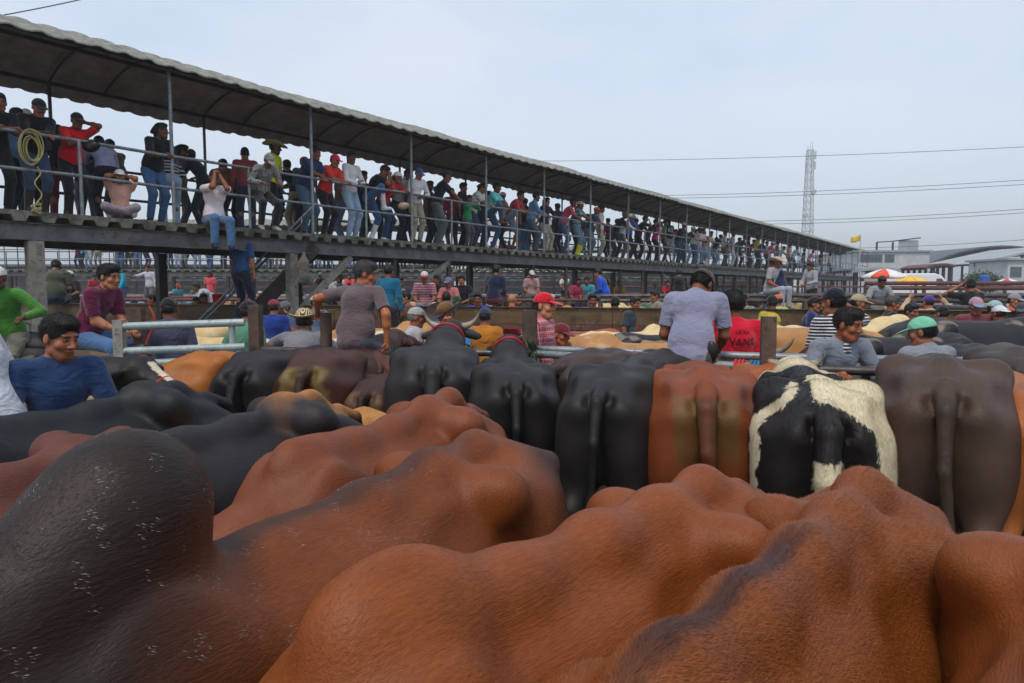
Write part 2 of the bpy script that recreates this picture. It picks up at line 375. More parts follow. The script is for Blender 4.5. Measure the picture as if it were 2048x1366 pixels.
# ------------------------------------------------------------------ cattle
def cow_sdf(o):
    g = o.get; S = SDF()
    fat = g('fat', 1.0); hump = g('hump', 0.0); tl = g('legs', True); bl = g('bl', 1.0); hk = g('hook', 1.0)
    X = lambda x: x*bl
    dp = g('drop', 0.0)
    S.ell((X(.42), 0, .93-dp), (.36, .235*fat, .38), .08)
    S.ell((X(.08), 0, .90-dp), (.50, .30*fat, .395), .1)
    S.ell((X(-.30), 0, .95-dp), (.40, .27*fat, .345), .1)
    S.ell((X(-.62), 0, 1.02-dp), (.33, .225*fat, .25), .1)
    sp = g('spine', [1.27, 1.24, 1.25, 1.285, 1.305, 1.21]); xs = [.55, .2, -.1, -.38, -.62, -.86]
    for i in range(5): S.cap((X(xs[i]), 0, sp[i]-.05), (X(xs[i+1]), 0, sp[i+1]-.05), .05, .05, .11)
    hz = sp[3] - .045 + g('hookz', 0)
    for y in (-1, 1):
        S.cap((X(-.42), 0, hz+.01), (X(-.46), y*.225*fat, hz-.01), .05, .050*hk, g('hook_k', .07))
        S.cap((X(-.46), y*.2*fat, hz-.02), (X(-.60), y*.23*fat, hz-.2), .06, .06, .12)
        S.cap((X(-.48), y*.205*fat, hz-.03), (X(-.90), y*.12, 1.09-dp*.5), .048, .04, .12)
        S.cap((X(-.72), y*.05, 1.17), (X(-.93), y*.12, 1.10), .05, .045, .08)
        S.ell((X(-.70), y*.150*fat, .89-dp), (.265, .165*fat, .37), .12)
        S.ell((X(.50), y*(.19-dp*.4)*fat, 1.0-dp), (.19, .10-dp*.3, .31), .09)
        if g('hollow', 1): S.ell((X(-.25), y*.31*fat, 1.15-dp*.5), (.15, .085*g('hollow', 1), .10), .08, 's')
        if tl:
            S.chain([(X(-.72), y*.16, .8), (X(-.88), y*.17, .50), (X(-.84), y*.165, .12)], [.14, .062, .040], .05)
            S.chain([(X(.50), y*.17, .8), (X(.50), y*.16, .42), (X(.50), y*.16, .1)], [.12, .058, .038], .05)
            for xx in (-.83, .515): S.ell((X(xx)+.02, y*.16, .045), (.075, .05, .05), .02)
        S.ell((X(-.82), y*.29*fat, 1.20), (.16, .09, .07), .10, 's')
        S.ell((X(-.955), y*.062, sp[5]-.06), (.05, .022, .04), .045, 's')
    S.ell((X(-1.02), 0, .86), (.14, .022, .26), .05, 's')
    S.ell((.66, 0, .82), (.22, .13, .26), .08)
    if hump:
        hx, hzz = g('hump_at', (.42, 1.36)); hr = g('hump_r', (.20, .10, .16))
        S.ell((X(hx), 0, hzz), hr, g('hump_k', .08))
        if g('crest'): S.cap((X(hx)+.06, 0, hzz+.02), (X(hx)+.50, .0, hzz-.24), .115, .12, .18)
        if g('hump2'): S.ell((X(hx)+.12, 0, hzz-.10), (.24, .13, .15), .10)
    else: S.ell((X(.46), 0, 1.24), (.2, .075, .08), .08)
    # neck & head; head target (x,y,z) of the poll, and muzzle direction
    hb = _a(g('poll', (1.12, 0, 1.22))); nb = _a((.58, 0, g('nbz', 1.08)))
    mid = (nb + hb)/2 + _a((0, 0, .03)) + _a(g('neckbow', (0, 0, 0)))
    S.cap(nb, mid, .235, .165, .10); S.cap(mid, hb, .165, .115, .08)
    S.cap(nb + _a((.05, 0, -.15)), mid + _a((0, 0, -.13)), .16, .08, .08)
    md = _a(g('muz', (.75, 0, -.66))); md = md/np.linalg.norm(md)
    up = _a((0, 0, 1)); sd = np.cross(up, md); sd /= np.linalg.norm(sd); up = np.cross(md, sd)
    mz = hb + md*.36
    S.cap(hb, hb + md*.22, .108, .088, .05); S.cap(hb + md*.2, mz, .078, .062, .05)
    S.ell(mz + md*.02, (.05, .062, .05), .03, M=np.stack([md, sd, up], 1))
    S.cap(hb + up*.035 - md*.02 + sd*.06, hb + up*.035 - md*.02 - sd*.06, .055, .055, .04)
    for y in (-1, 1):
        ey = hb + md*.11 + sd*y*.093 + up*.03; S.ell(ey, (.03, .02, .024), .015, M=np.stack([md, sd, up], 1))
        a = hb + sd*y*.10 - md*.01; ed = sd*y*.9 - up*.25 - md*.15; ed /= np.linalg.norm(ed)
        e3 = np.cross(ed, md); e3 /= np.linalg.norm(e3); e2 = np.cross(e3, ed)
        S.ell(a + ed*.09, (.105, .048, .022), .02, M=np.stack([ed, e3, e2], 1))
        S.ell(mz + md*.045 + sd*y*.03 + up*.015, (.014, .012, .012), .012, 's')
    # tail
    t = g('tail', [(-.84, 0, sp[5]+.0), (-1.0, 0, sp[5]-.07), (-1.075, .0, .93), (-1.06, .01, .62)]); tr = g('tail_r', [.046, .040, .030, .024])
    t = [(X(a) if a > -.9 else X(-.9)+(a+.9), b, c) for a, b, c in t]
    S.chain(t, tr, .016)
    e_ = t[-1]; S.chain([(e_[0], e_[1], e_[2]), (e_[0]-.01, e_[1]+.01, e_[2]-.12), (e_[0]-.005, e_[1]+.015, e_[2]-.3)], [.03, .048, .016], .03)
    return S, hb, md, sd, up
def sstep(a, b, x):
    t = np.clip((x - a)/(b - a), 0, 1); return t*t*(3 - 2*t)
def lerp(a, b, t): return a*(1 - t[:, None]) + b*t[:, None]
def cow_color(V, o, md, hb, sd):
    base = _a(col(o['c'])[:3]); dark = _a(col(o.get('dark', '140e0c'))[:3])
    n = fbm(V, 6, o.get('seed', 1)); n2 = fbm(V, 18, 5 + o.get('seed', 1)); n3 = fbm(V, 70, 9)
    Cc = np.tile(base, (len(V), 1)) * (1 + .10*n[:, None])
    x, y, z = V[:, 0]/o.get('bl', 1.0), V[:, 1], V[:, 2]
    pat = o.get('pat', '')
    if 'darkfront' in pat: Cc = lerp(Cc, np.tile(dark, (len(V), 1)), sstep(.26, .60, x + .12*n + .30*(z - 1.10)))
    if 'darkrump' in pat: Cc = lerp(Cc, np.tile(dark, (len(V), 1)), sstep(-.62, -.86, x + .06*n)*.85)
    if 'darkspine' in pat: Cc = lerp(Cc, np.tile(dark, (len(V), 1)), sstep(.08, .015, np.abs(y) + .02*n2)*sstep(1.1, 1.2, z)*sstep(-.95, -.2, x)*.75*o.get('spk', 1))
    if 'ridge' in pat: Cc = lerp(Cc, np.tile(_a(col('2a1512')[:3]), (len(V), 1)), sstep(.040, .012, np.abs(y + .012*n2) + .010*n3)*sstep(1.05, 1.15, z)*sstep(-.22, .02, x)*sstep(.75, .45, x)*.8)
    if 'tanback' in pat: Cc = lerp(Cc, np.tile(_a(col('b5793c')[:3]), (len(V), 1)), sstep(.16, .04, np.abs(y + .02) + .05*n2)*sstep(-.25, -.45, x)*sstep(1.15, 1.25, z)*.8)
    if 'tanbelly' in pat: Cc = lerp(Cc, np.tile(_a(col('a8662a')[:3]), (len(V), 1)), sstep(1.05, .8, z + .08*n)*.6)
    if 'tantop' in pat: Cc = lerp(Cc, np.tile(_a(col('9a5a2e')[:3]), (len(V), 1)), sstep(.5, .2, np.abs(x - .2) + .12*n)*sstep(1.12, 1.25, z)*.8)
    if 'dung' in pat:   # dried yellow dirt either side of the tail
        m = sstep(.085, .045, np.abs(np.abs(y + .01*n) - .10) + .045*n2 + .02*n3)*sstep(.80, .92, z + .10*n + .03*n2)*sstep(1.22, 1.17, z + .05*n2)*sstep(-.72, -.84, x)
        Cc = lerp(Cc, np.tile(_a(col(o.get('dungc', '746038'))[:3]), (len(V), 1)), m*.7)
    if 'speck' in pat:
        m = sstep(.62, .85, n3*.6 + n2*.5)*sstep(-.72, -.84, x)*sstep(1.1, .95, z)*(np.abs(y) > .03); Cc = lerp(Cc, np.tile(_a(col('9c9578')[:3]), (len(V), 1)), m*.7)
    if 'flank' in pat:
        m = sstep(.85, .6, z + .05*n)*sstep(-.7, -.8, x); Cc = lerp(Cc, np.tile(_a(col('5e4a34')[:3]), (len(V), 1)), m*.5)
    if 'pied' in pat:   # white saddle band running over the rump and down the right thigh
        wh = _a(col('d8ceb0')[:3]); ntmp = .025*n + .018*n2 + .012*n3
        # seen from behind: camera-right is +(-y)
        r_ = -y
        bd = np.interp(r_, [-.5, 0, .10, .19, .225, .25], [1.25, 1.25, 1.19, 1.13, .98, .2])
        top = (z > bd + ntmp) & (r_ > -.05 + ntmp) & (x < -.42 + 2*ntmp)
        thin = (np.abs(z - (1.31 + 1.0*(r_ + .12)) - ntmp) < .024) & (r_ < -.08) & (x < -.5)
        bandl = (r_ < -.285 + ntmp) & (r_ > -.325 + ntmp) & (x < -.60) & (z < 1.15)
        neck = (x > .48 + ntmp) & (z > .9)
        tailw = (x < -.99) & (z < 1.0 + ntmp) & (np.abs(y) < .09)
        tk = (x < -.93) & (np.abs(y + .0) < .06) & (z > 1.0) & (z < 1.16+ntmp)
        m = ((top | bandl | thin | neck) & ~tk) | tailw
        Cc[m] = wh*(1 + .16*n2[m][:, None] - .12*np.maximum(n[m], 0)[:, None]*_a((.4, .7, 1.6))[None])
    if 'whitetop' in pat:
        m = (z > 1.2 + .05*n)&(x > -.2); Cc[m] = _a(col('cdbd98')[:3])
    if 'whitehead' in pat:
        P = V - hb; m = (P @ sd > -.035)&(P @ sd < .035)&(P @ md > .05)&(x > .8); Cc[m] = _a(col('d8ceb8')[:3])
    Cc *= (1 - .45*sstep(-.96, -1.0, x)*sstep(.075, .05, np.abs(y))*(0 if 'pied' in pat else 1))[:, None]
    # darker legs, muzzle and switch
    Cc *= (1 - .35*sstep(.5, .25, z))[:, None]
    P = V - hb; mz = sstep(.30, .36, P @ md)*(x > .75); Cc = lerp(Cc, np.tile(_a((.018, .014, .014)), (len(V), 1)), mz)
    sw = sstep(.62, .52, z)*(x < -.93)*(np.abs(y) < .08)
    if 'pied' not in pat: Cc = lerp(Cc, np.tile(_a((.014, .010, .009)), (len(V), 1)), sw)
    for s_ in (-1, 1):
        ey = hb + md*.11 + sd*s_*.108; dd = np.linalg.norm(V - ey, axis=1); Cc[dd < .018] = (.006, .005, .005)
    if o.get('white_hairs'):
        pass
    Cc = np.clip(Cc*o.get('k', .92), .003, .9); al = np.zeros(len(V))
    if 'dust' in pat: al = sstep(-.3, -.6, x)*.5
    return np.concatenate([Cc, al[:, None]], 1)
HORN = None
def horn_mat():
    m, t, p = newmat('horn'); k = N(t, 'ShaderNodeAttribute'); k.attribute_name = 'Col'
    t.links.new(k.outputs[0], p.inputs['Base Color']); setin(p, .35, 0, .5); bump(t, p, noise(t, 40, 3), .002, .5); return m
HORNM = horn_mat()
def horn_mesh(base, d0, d1, L, r=.032):
    V = []; F_ = []; n = 10; m = 12; cols = []
    base, d0, d1 = Vector(base), Vector(d0).normalized(), Vector(d1).normalized(); p = base.copy()
    prev = d0.cross(Vector((.3, .2, 1))).normalized()
    for i in range(m+1):
        t = i/m; d = (d0*(1-t) + d1*t).normalized(); prev = (prev - d*prev.dot(d)).normalized(); b = d.cross(prev)
        rr = r*(1 - t)**.7 + .003
        for k in range(n): V.append(p + (prev*math.cos(2*PI*k/n) + b*math.sin(2*PI*k/n))*rr*(1 + .05*math.sin(i*2.2)))
        cols += [[.32*(1-t)+.015*t, .28*(1-t)+.013*t, .2*(1-t)+.012*t]]*n if t > .45 else [[.20+.2*t, .17+.18*t, .12+.14*t]]*n
        p = p + d*L/m
    F_ = [(i*n+k, i*n+(k+1) % n, (i+1)*n+(k+1) % n, (i+1)*n+k) for i in range(m) for k in range(n)]
    return mesh_np('horn', np.array([tuple(v) for v in V]), np.array(F_), True, np.array(cols))
def fur(root, V, Q, cc, n, ln, wd, lift=.07, zmin=.85):
    rs = np.random.RandomState(3); P = V[Q]; a = np.cross(P[:, 2] - P[:, 0], P[:, 3] - P[:, 1])*.5; ar = np.linalg.norm(a, axis=1); nr = a/np.maximum(ar, 1e-9)[:, None]
    w_ = ar*(P[:, :, 2].mean(1) > zmin)*(P[:, :, 0].mean(1) < .95); f = rs.choice(len(Q), n, p=w_/w_.sum()); u, v = rs.rand(n, 1), rs.rand(n, 1); q = P[f]
    p = (q[:, 0]*(1-u) + q[:, 1]*u)*(1-v) + (q[:, 3]*(1-u) + q[:, 2]*u)*v; nn = nr[f]
    fl = np.tile(_a((-1, 0, 0)), (n, 1)); fl[:, 1] += np.sign(p[:, 1])*.25; fl[:, 2] -= .35 + .5*sstep(.1, .25, np.abs(p[:, 1])); sw = fbm(p, 7, 4, 2); fl[:, 2] += .35*sw; fl[:, 1] += .25*fbm(p, 8, 6, 2)
    fl -= nn*(fl*nn).sum(1)[:, None]; fl /= np.linalg.norm(fl, axis=1)[:, None]; fl += rs.normal(size=(n, 3))*.10; sd_ = np.cross(nn, fl); sd_ /= np.linalg.norm(sd_, axis=1)[:, None]
    L = ln*rs.uniform(.6, 1.25, (n, 1)); W = wd*.5*rs.uniform(.7, 1.2, (n, 1)); b0 = p - nn*.002; mid = b0 + fl*L*.5 + nn*(.0012 + L*lift*.8); tip = b0 + fl*L + nn*(.0012 + L*lift)
    VV = np.stack([b0 - sd_*W, b0 + sd_*W, mid + sd_*W*.8, mid - sd_*W*.8, tip], 1).reshape(-1, 3); k = np.arange(n)*5
    me = bpy.data.meshes.new('coat_hair'); me.vertices.add(n*5); me.vertices.foreach_set('co', VV.astype(np.float32).ravel())
    li = np.concatenate([np.stack([k, k+1, k+2, k+3], 1).ravel(), np.stack([k+3, k+2, k+4], 1).ravel()]).astype(np.int32); me.loops.add(len(li)); me.loops.foreach_set('vertex_index', li)
    ls = np.concatenate([np.arange(n)*4, 4*n + np.arange(n)*3]).astype(np.int32); lt = np.concatenate([np.full(n, 4), np.full(n, 3)]).astype(np.int32)
    me.polygons.add(2*n); me.polygons.foreach_set('loop_start', ls); me.polygons.foreach_set('loop_total', lt); me.polygons.foreach_set('use_smooth', [True]*(2*n)); me.update(calc_edges=True)
    c_ = cc[Q[f, 0], :3]*(1 + .26*rs.normal(size=(n, 1)).clip(-2, 2)); 
    if root.get('flecks'):
        fk = (fbm(p, 4, 21, 2) > -.35)*(fbm(p*_a((1, 1, .45)), 70, 22, 2) > .24)*(rs.rand(n) < .6)*(p[:, 0] > -.45 + .3*rs.rand(n)); c_[fk > 0] = rs.uniform(.10, .34, (int((fk > 0).sum()), 1))*_a((1, .97, .88))
    c_ = np.repeat(np.clip(c_, .003, .9), 5, 0); a_ = me.color_attributes.new('Col', 'FLOAT_COLOR', 'POINT'); a_.data.foreach_set('color', np.concatenate([c_, np.ones((len(c_), 1))], 1).astype(np.float32).ravel())
    obj('coat_hair', me, FURM, root)
def _furm():
    m, t, p = newmat('coat_hair'); a = N(t, 'ShaderNodeAttribute'); a.attribute_name = 'Col'; t.links.new(a.outputs[0], p.inputs['Base Color']); setin(p, .46, 0, .28); return m
FURM = _furm()
def make_cow(o, label, h=.018, group='cattle penned in the market yard'):
    S, hb, md, sd, up = cow_sdf(o)
    V, Q = S.mesh(h); V = relax(V, Q, 2)
    fold = fbm(V, 16, 3 + o.get('seed', 1), 2)
    cc = cow_color(V, o, md, hb, sd)
    V = V + 0.0
    V[:, 2] += .004*fold; V[:, 1] += .003*fbm(V, 22, 8, 2)
    sk = o.get('bend', 0)     # bend the body gently sideways
    if sk: V[:, 1] += sk*V[:, 0]**2
    s = o.get('s', 1.0)
    root = thing('cow', label, 'cow', (o['at'][0], o['at'][1], o.get('dz', 0)), R(o['yaw']), group); root.scale = (s, s*o.get('sy', 1), s*o.get('sz', 1)); root.rotation_euler[1] = R(o.get('pitch', 0))
    obj('body', mesh_np('cow_body', V, Q, True, cc), COATH if o.get('hairy') else COAT, root)
    if o.get('horns'):
        L = o['horns']
        for y in (-1, 1):
            b = hb + up*.05 + sd*y*.07 - md*.03
            obj('horn', horn_mesh(b, sd*y + up*.05 + md*.15, sd*y*.12 + up*1.0 + md*.25, L, .036), HORNM, root)
    if 'flecks' in o.get('pat', ''): root['flecks'] = 1
    if o.get('fur'): fur(root, V, Q, cc, *o['fur'])
    root['hb'] = list(map(float, hb)); root['md'] = list(map(float, md))
    if o.get('halter'):
        hc = o['halter']; m = MB()
        def ring(c, ax, ry, rz_, r):
            ax = ax/np.linalg.norm(ax); s1 = np.cross(_a((0, 0, 1)), ax); s1 /= np.linalg.norm(s1); u1 = np.cross(ax, s1)
            m.tube([Vector(c + s1*ry*math.cos(a) + u1*rz_*math.sin(a)) for a in np.linspace(0, 2*PI, 25)], r, 6, False)
        if 'neck' in hc: q = nb_mid(o, .72); ring(q[0], q[1], q[2]+.012, q[2]+.04, .011)
        if 'face' in hc: ring(hb + md*.21, md, .088, .088, .011); ring(hb + md*.01, md*.9 + up*.35, .110, .118, .012)
        ob = m.build('halter', hard('halter_webbing', .6), root, True, color=col('b51522'))
    return root
def nb_mid(o, t):
    hb = _a(o.get('poll', (1.12, 0, 1.22))); nb = _a((.58, 0, 1.08)); mid = (nb + hb)/2 + _a((0, 0, .03)) + _a(o.get('neckbow', (0, 0, 0)))
    if t > .5: u = (t-.5)*2; return mid*(1-u) + hb*u, hb - mid, .165*(1-u) + .115*u
    u = t*2; return nb*(1-u) + mid*u, mid - nb, .235*(1-u) + .165*u
m = MB(); m.quad((-600, -60, 0), (600, -60, 0), (600, 1200, 0), (-600, 1200, 0)); tag(m.build('ground', MUD), kind='structure')
# ------------------------------------------------------------------ raised walkways
DZ = 2.9
class Walk:
    def __init__(s, A, u, s0, s1, W=2.3, det=1, z=DZ):
        s.A = Vector((A[0], A[1], 0)); s.u = Vector((u[0], u[1], 0)).normalized(); s.n = Vector((-s.u.y, s.u.x, 0)); s.s0, s.s1, s.W, s.z = s0, s1, W, z
    def P(s, t, n, z): return s.A + s.u*t + s.n*n + Vector((0, 0, s.z + z))
def arch(q): return .50*(1 - (2*q - 1)**2) - .10*q       # roof rise over the width, q 0 front .. 1 back
def build_walk(w, label, posts, shorts, cols, colsb, dstep, wave, roof=True, fine=True):
    root = thing('raised_walkway', label, 'walkway', w.A + Vector((0, 0, 0)))
    inv = Matrix.Translation(-Vector(root.location))
    def fin(mb, name, mat, sm=False):
        mb.v = [tuple(inv @ Vector(v)) for v in mb.v]; return mb.build(name, mat, root, sm)
    # deck: slabs with trapezoid ribs
    d = MB(); t = w.s0; tk = .065; rb = .085; V = []
    per = dstep; prof = [(0, 0), (.30, 0), (.40, 1), (.80, 1), (.90, 0)]
    while t < w.s1:
        for a, b in prof:
            V.append((t + a*per, b))
        t += per
    n = len(V); vv = []
    for nn in (-.04, w.W + .04):
        for (a, b) in V: vv += [w.P(a, nn, .004*math.sin(a*7)), w.P(a, nn, -tk - rb*b)]
    fs = []
    for i in range(n-1):
        j = 2*i; k = 2*n
        fs += [(j, j+1, j+3, j+2), (k+j+2, k+j+3, k+j+1, k+j), (j, j+2, k+j+2, k+j), (j+1, k+j+1, k+j+3, j+3)]
    d.add(vv, fs); fin(d, 'deck', CONC)
    b = MB(); zc = -tk - rb - .005
    for nn, hh in ((.10, .25), (w.W - .10, .25)):
        a0, a1 = w.P(w.s0, nn, zc - hh/2), w.P(w.s1, nn, zc - hh/2); b.beam(a0, a1, .015, hh - .02); 
        b.beam(w.P(w.s0, nn, zc - .008), w.P(w.s1, nn, zc - .008), .12, .014); b.beam(w.P(w.s0, nn, zc - hh + .008), w.P(w.s1, nn, zc - hh + .008), .12, .016)
    fin(b, 'deck_beam', STEEL)
    b = MB(); t = w.s0 + .3
    while t < w.s1: b.beam(w.P(t, .14, zc - .09), w.P(t, w.W - .14, zc - .09), .08, .15); t += 1.1
    fin(b, 'cross_beam', STEELD)
    for k, (t, wd, mt) in enumerate(cols):
        c_ = MB(); top = w.P(t, .10, zc - .26); 
        if wd > .1: c_.beam((top.x, top.y, -.02), top, wd, wd, up=w.n)
        else: c_.tube([(top.x, top.y, -.02), tuple(top)], wd, 10)
        fin(c_, 'column', mt, wd <= .1)
    for k, t in enumerate(colsb):
        c_ = MB(); top = w.P(t, w.W - .10, zc - .26); c_.beam((top.x, top.y, -.02), top, .16, .16, up=w.n); fin(c_, 'column', STEELD)
    # rails
    for nn, mt in ((.02, GALV), (w.W - .02, PIPED)):
        for zz in (1.10, .58):
            r = MB(); pts = []; t = w.s0
            while t < w.s1: pts.append(w.P(t, nn, zz + .008*math.sin(t*1.7))); t += 1.4
            r.tube(pts, .026, 8); fin(r, 'rail', mt, True)
    for t in shorts:
        for nn, mt in ((.0, GALV), (w.W, PIPED)):
            r = MB(); r.tube([w.P(t, nn, -.05), w.P(t, nn, 1.11)], .026, 8); fin(r, 'rail_post', mt, True)
    if roof:
        H0 = 2.42
        for t in posts:
            r = MB(); r.tube([w.P(t, 0, -.05), w.P(t, 0, H0 + .15)], .03, 8); fin(r, 'roof_post', GALV, True)
            r = MB(); r.tube([w.P(t - .9, w.W, -.05), w.P(t - .9, w.W, H0 - .0)], .03, 8); fin(r, 'roof_post', PIPED, True)
        ov = .36
        def zr(nn): q = (nn + ov)/(w.W + 2*ov); return H0 + arch(q)
        # ribs and purlins
        for t in posts:
            for dt in (0, -.9):
                r = MB(); r.tube([w.P(t + dt, nn, zr(nn) - .075) for nn in np.linspace(-.05, w.W + .05, 11)], .022, 6); fin(r, 'roof_rib', STEELD, True)
        for nn in (0, w.W*.5, w.W):
            r = MB(); r.beam(w.P(w.s0, nn, zr(nn) - .085), w.P(w.s1, nn, zr(nn) - .085), .05, .055); fin(r, 'purlin', STEELD)
        ds = wave/6; ns = int((w.s1 - w.s0)/ds); nn_ = 13; V = []; seg = 1.06
        for i in range(ns + 1):
            t = w.s0 + i*ds; ph = (t/wave) % 1.0
            tri = max(0, 1 - abs(ph - .5)*3.4)
            k = int(t/seg); rr = random.Random(k); off = rr.uniform(-.025, .025); zof = rr.uniform(-.012, .012)
            for j in range(nn_):
                q = j/(nn_-1); nn = -ov + off + q*(w.W + 2*ov)
                V.append(w.P(t, nn, H0 + arch(q) + .038*tri + zof + .012*math.sin(t*.9 + q)))
        n = len(V); V2 = [v - Vector((0, 0, .022)) for v in V]
        F1 = [(i*nn_+j, (i+1)*nn_+j, (i+1)*nn_+j+1, i*nn_+j+1) for i in range(ns) for j in range(nn_-1)]
        F2 = [tuple(n + a for a in f[::-1]) for f in F1]
        F3 = [(i*nn_, n+i*nn_, n+(i+1)*nn_, (i+1)*nn_) for i in range(ns)] + [(i*nn_+nn_-1, (i+1)*nn_+nn_-1, n+(i+1)*nn_+nn_-1, n+i*nn_+nn_-1) for i in range(ns)]
        me = mesh_np('roof', [inv @ v for v in V] + [inv @ v for v in V2], F1 + F2 + F3, False)
        me.materials.append(ROOFM); me.materials.append(ROOFU)
        mi = [0]*len(F1) + [1]*len(F2) + [0]*len(F3); me.polygons.foreach_set('material_index', mi)
        obj('roof', me, None, root)
    return root
W1 = Walk((-7.13, 9.5), (.584, .811), -4.6, 74)
P0 = [2.53 + 2.83*k for k in range(-2, 26)]
cols1 = [(.5, .19, STEELW), (4.9, .17, STEELW)] + [(7.7 + 1.9*k, .06 + .0*k, RUST if k % 3 else STEELD) for k in range(0, 34)]
walk1 = build_walk(W1, 'long roofed raised walkway on steel columns crowded with onlookers, running away to the right', P0, [p - 1.41 for p in P0], cols1, [3.4 + 3.2*k for k in range(0, 21)] + [-1.5], .36, .37)
tag(walk1.children[0], None)
m = MB(); inv = -Vector(walk1.location)
def wl(p): return Vector(p) + inv
for a, b in (((-2.5, .10, -.45), (.42, .10, -1.55)), ((9.6, .10, -.42), (7.9, .10, -1.5)), ((5.0, .10, -1.6), (6.4, .10, -.42))):
    m = MB(); m.beam(wl(W1.P(*a)), wl(W1.P(*b)), .09, .13); m.build('brace', STEELW, walk1)
W2 = Walk((-36, 39), (1, 0), 0, 41, det=0)
walk2 = build_walk(W2, 'second roofed walkway seen beneath the near one, beyond the far pens', [1 + 3.1*k for k in range(13)], [2.5 + 3.1*k for k in range(13)], [(1.2 + 3.1*k, .16, STEELD) for k in range(13)], [2.2 + 6.1*k for k in range(6)], .5, .5)
W3 = Walk((-40, 63), (1, .02), 0, 66, det=0)
walk3 = build_walk(W3, 'farthest low walkway with a dull roof at the back of the yard', [1 + 4.1*k for k in range(16)], [], [(1.2 + 4.1*k, .2, STEELD) for k in range(16)], [], 1.0, .6)
# staircase under the deck
st = thing('staircase', 'dark steel staircase climbing to the walkway between its first columns', 'staircase')
Sa, Sb = Vector((-4.05, 14.3, 2.65)), Vector((-6.3, 13.5, 0.15))
sdv = Vector((-.25, .97, 0))*.42
for k in (-1, 1):
    m = MB(); m.beam(Sa + sdv*k, Sb + sdv*k, .03, .24); m.build('stringer', STEELD, st)
    m = MB(); m.tube([Sa + sdv*k*1.05 + Vector((0, 0, .85)), Sb + sdv*k*1.05 + Vector((0, 0, .85))], .024, 8); m.build('handrail', GALV, st, True)
for i in range(10):
    p = Sa.lerp(Sb, (i + .5)/10); m = MB(); m.box(p, (.26, .86, .04), Matrix.Rotation(math.atan2(sdv.y, sdv.x) - PI/2, 3, 'Z')); m.build('tread', STEELD, st)
# ------------------------------------------------------------------ near fence
RZ = 1.20
FP = [(-6.0, 7.5), (-4.38, 7.0), (-3.75, 6.95), (-2.51, 6.68), (-1.77, 6.55), (.165, 6.3), (1.93, 5.13), (3.74, 4.6), (5.6, 4.2)]
nf = thing('rail_fence', 'dark pipe rail fence on square steel posts that the cattle are tied to', 'fence')
for i in range(len(FP) - 1):
    if i in (2,): continue
    for zz, r_ in ((RZ, .034), (.85, .03), (.45, .03)):
        m = MB(); m.tube([(FP[i][0], FP[i][1], zz), (FP[i+1][0], FP[i+1][1], zz)], r_, 12); m.build('rail', PIPED if i != 5 else GALV, nf, True)
m = MB(); m.tube([(.165, 6.46, RZ + .03), (2.1, 5.7, RZ + .03), (5.8, 4.9, RZ + .02)], .034, 12); m.build('rail', GALV, nf, True)
for i, h_, wd, mt in ((0, 1.6, .12, RUST), (3, 1.64, .11, RUST), (5, 1.60, .125, RUST), (6, 1.59, .105, RUST), (8, 1.6, .12, RUST)):
    m = MB(); x, y = FP[i]; m.box((x, y, h_/2), (wd, wd*.8, h_), Matrix.Rotation(-.2, 3, 'Z')); m.build('post', mt, nf)
m = MB(); m.tube([(-1.77, 6.49, 0), (-1.77, 6.49, 1.57)], .055, 14); m.build('post', RUST, nf, True)
m = MB(); m.box((-3.85, 7.02, .8), (.12, .1, 1.60)); m.build('post', RUST, nf)
gt = thing('pipe_gate', 'pale green tubular gate between the black capped man and the man in mint green', 'gate')
ga, gb = Vector((-3.60, 6.3, 0)), Vector((-2.53, 6.45, 0))
for zz in (1.45, 1.22, 1.10, .80, .45):
    m = MB(); m.tube([ga + Vector((0, 0, zz)), gb + Vector((0, 0, zz + .03))], .036 if zz != 1.25 else .026, 12); m.build('gate_bar', PIPEL, gt, True)
m = MB(); m.box(ga + Vector((-.03, 0, .76)), (.09, .07, 1.50)); m.build('gate_post', STEELW, gt)
m = MB(); m.tube([gb + Vector((-.12, 0, .3)), gb + Vector((-.12, 0, 1.5))], .03, 10); m.build('gate_post', PIPEL, gt, True)
# ------------------------------------------------------------------ beam fence behind the first pens
B0, B1 = Vector((-13.5, 16.45, 0)), Vector((12.0, 9.05, 0)); Z1 = 1.46
bf = thing('beam_fence', 'long pen fence topped by a flaking olive brown steel beam', 'fence')
bu = (B1 - B0).normalized(); Lb = (B1 - B0).length
def bp(t, z, off=0): return B0 + bu*t + Vector((bu.y, -bu.x, 0))*off + Vector((0, 0, z))
t = 0; k = 0; cuts = [0, 5.2, 10.4, 15.9, 19.4, Lb]
for a, b in zip(cuts[:-1], cuts[1:]):
    m = MB(); m.beam(bp(a + .004, Z1 - .15), bp(b - .004, Z1 - .15), .06, .29); m.build('top_beam', BEAMY, bf)
    m = MB(); m.beam(bp(a + .01, Z1 - .35, .0), bp(b - .01, Z1 - .35, .0), .05, .10); m.build('lower_plate', RUSTRED, bf)
    m = MB(); m.beam(bp(a + .004, Z1 + .004, .015), bp(b - .004, Z1 + .004, .015), .12, .008); m.build('flange', BEAMY, bf)
for i in range(11):
    m = MB(); m.box(bp(1.15 + 2.35*i, (Z1-.05)/2, -.09), (.13, .1, Z1-.05), Matrix.Rotation(math.atan2(bu.y, bu.x), 3, 'Z')); m.build('post', RUST if i % 2 else STEELW, bf)
for zz in (.8, .4):
    m = MB(); m.tube([bp(0, zz, -.03), bp(Lb, zz, -.03)], .035, 10); m.build('lower_rail', PIPED, bf, True)
# bolts on the beam face
m = MB()
for i in range(90):
    q = bp(rnd.uniform(8, Lb), Z1 - rnd.choice([.04, .08, .25, .33, .36]), .034); m.box(q, (.012, .008, .012))
m.build('bolt_heads', weathered('zinc', (.5, .5, .46), (.6, .6, .55), .4, .6), bf)
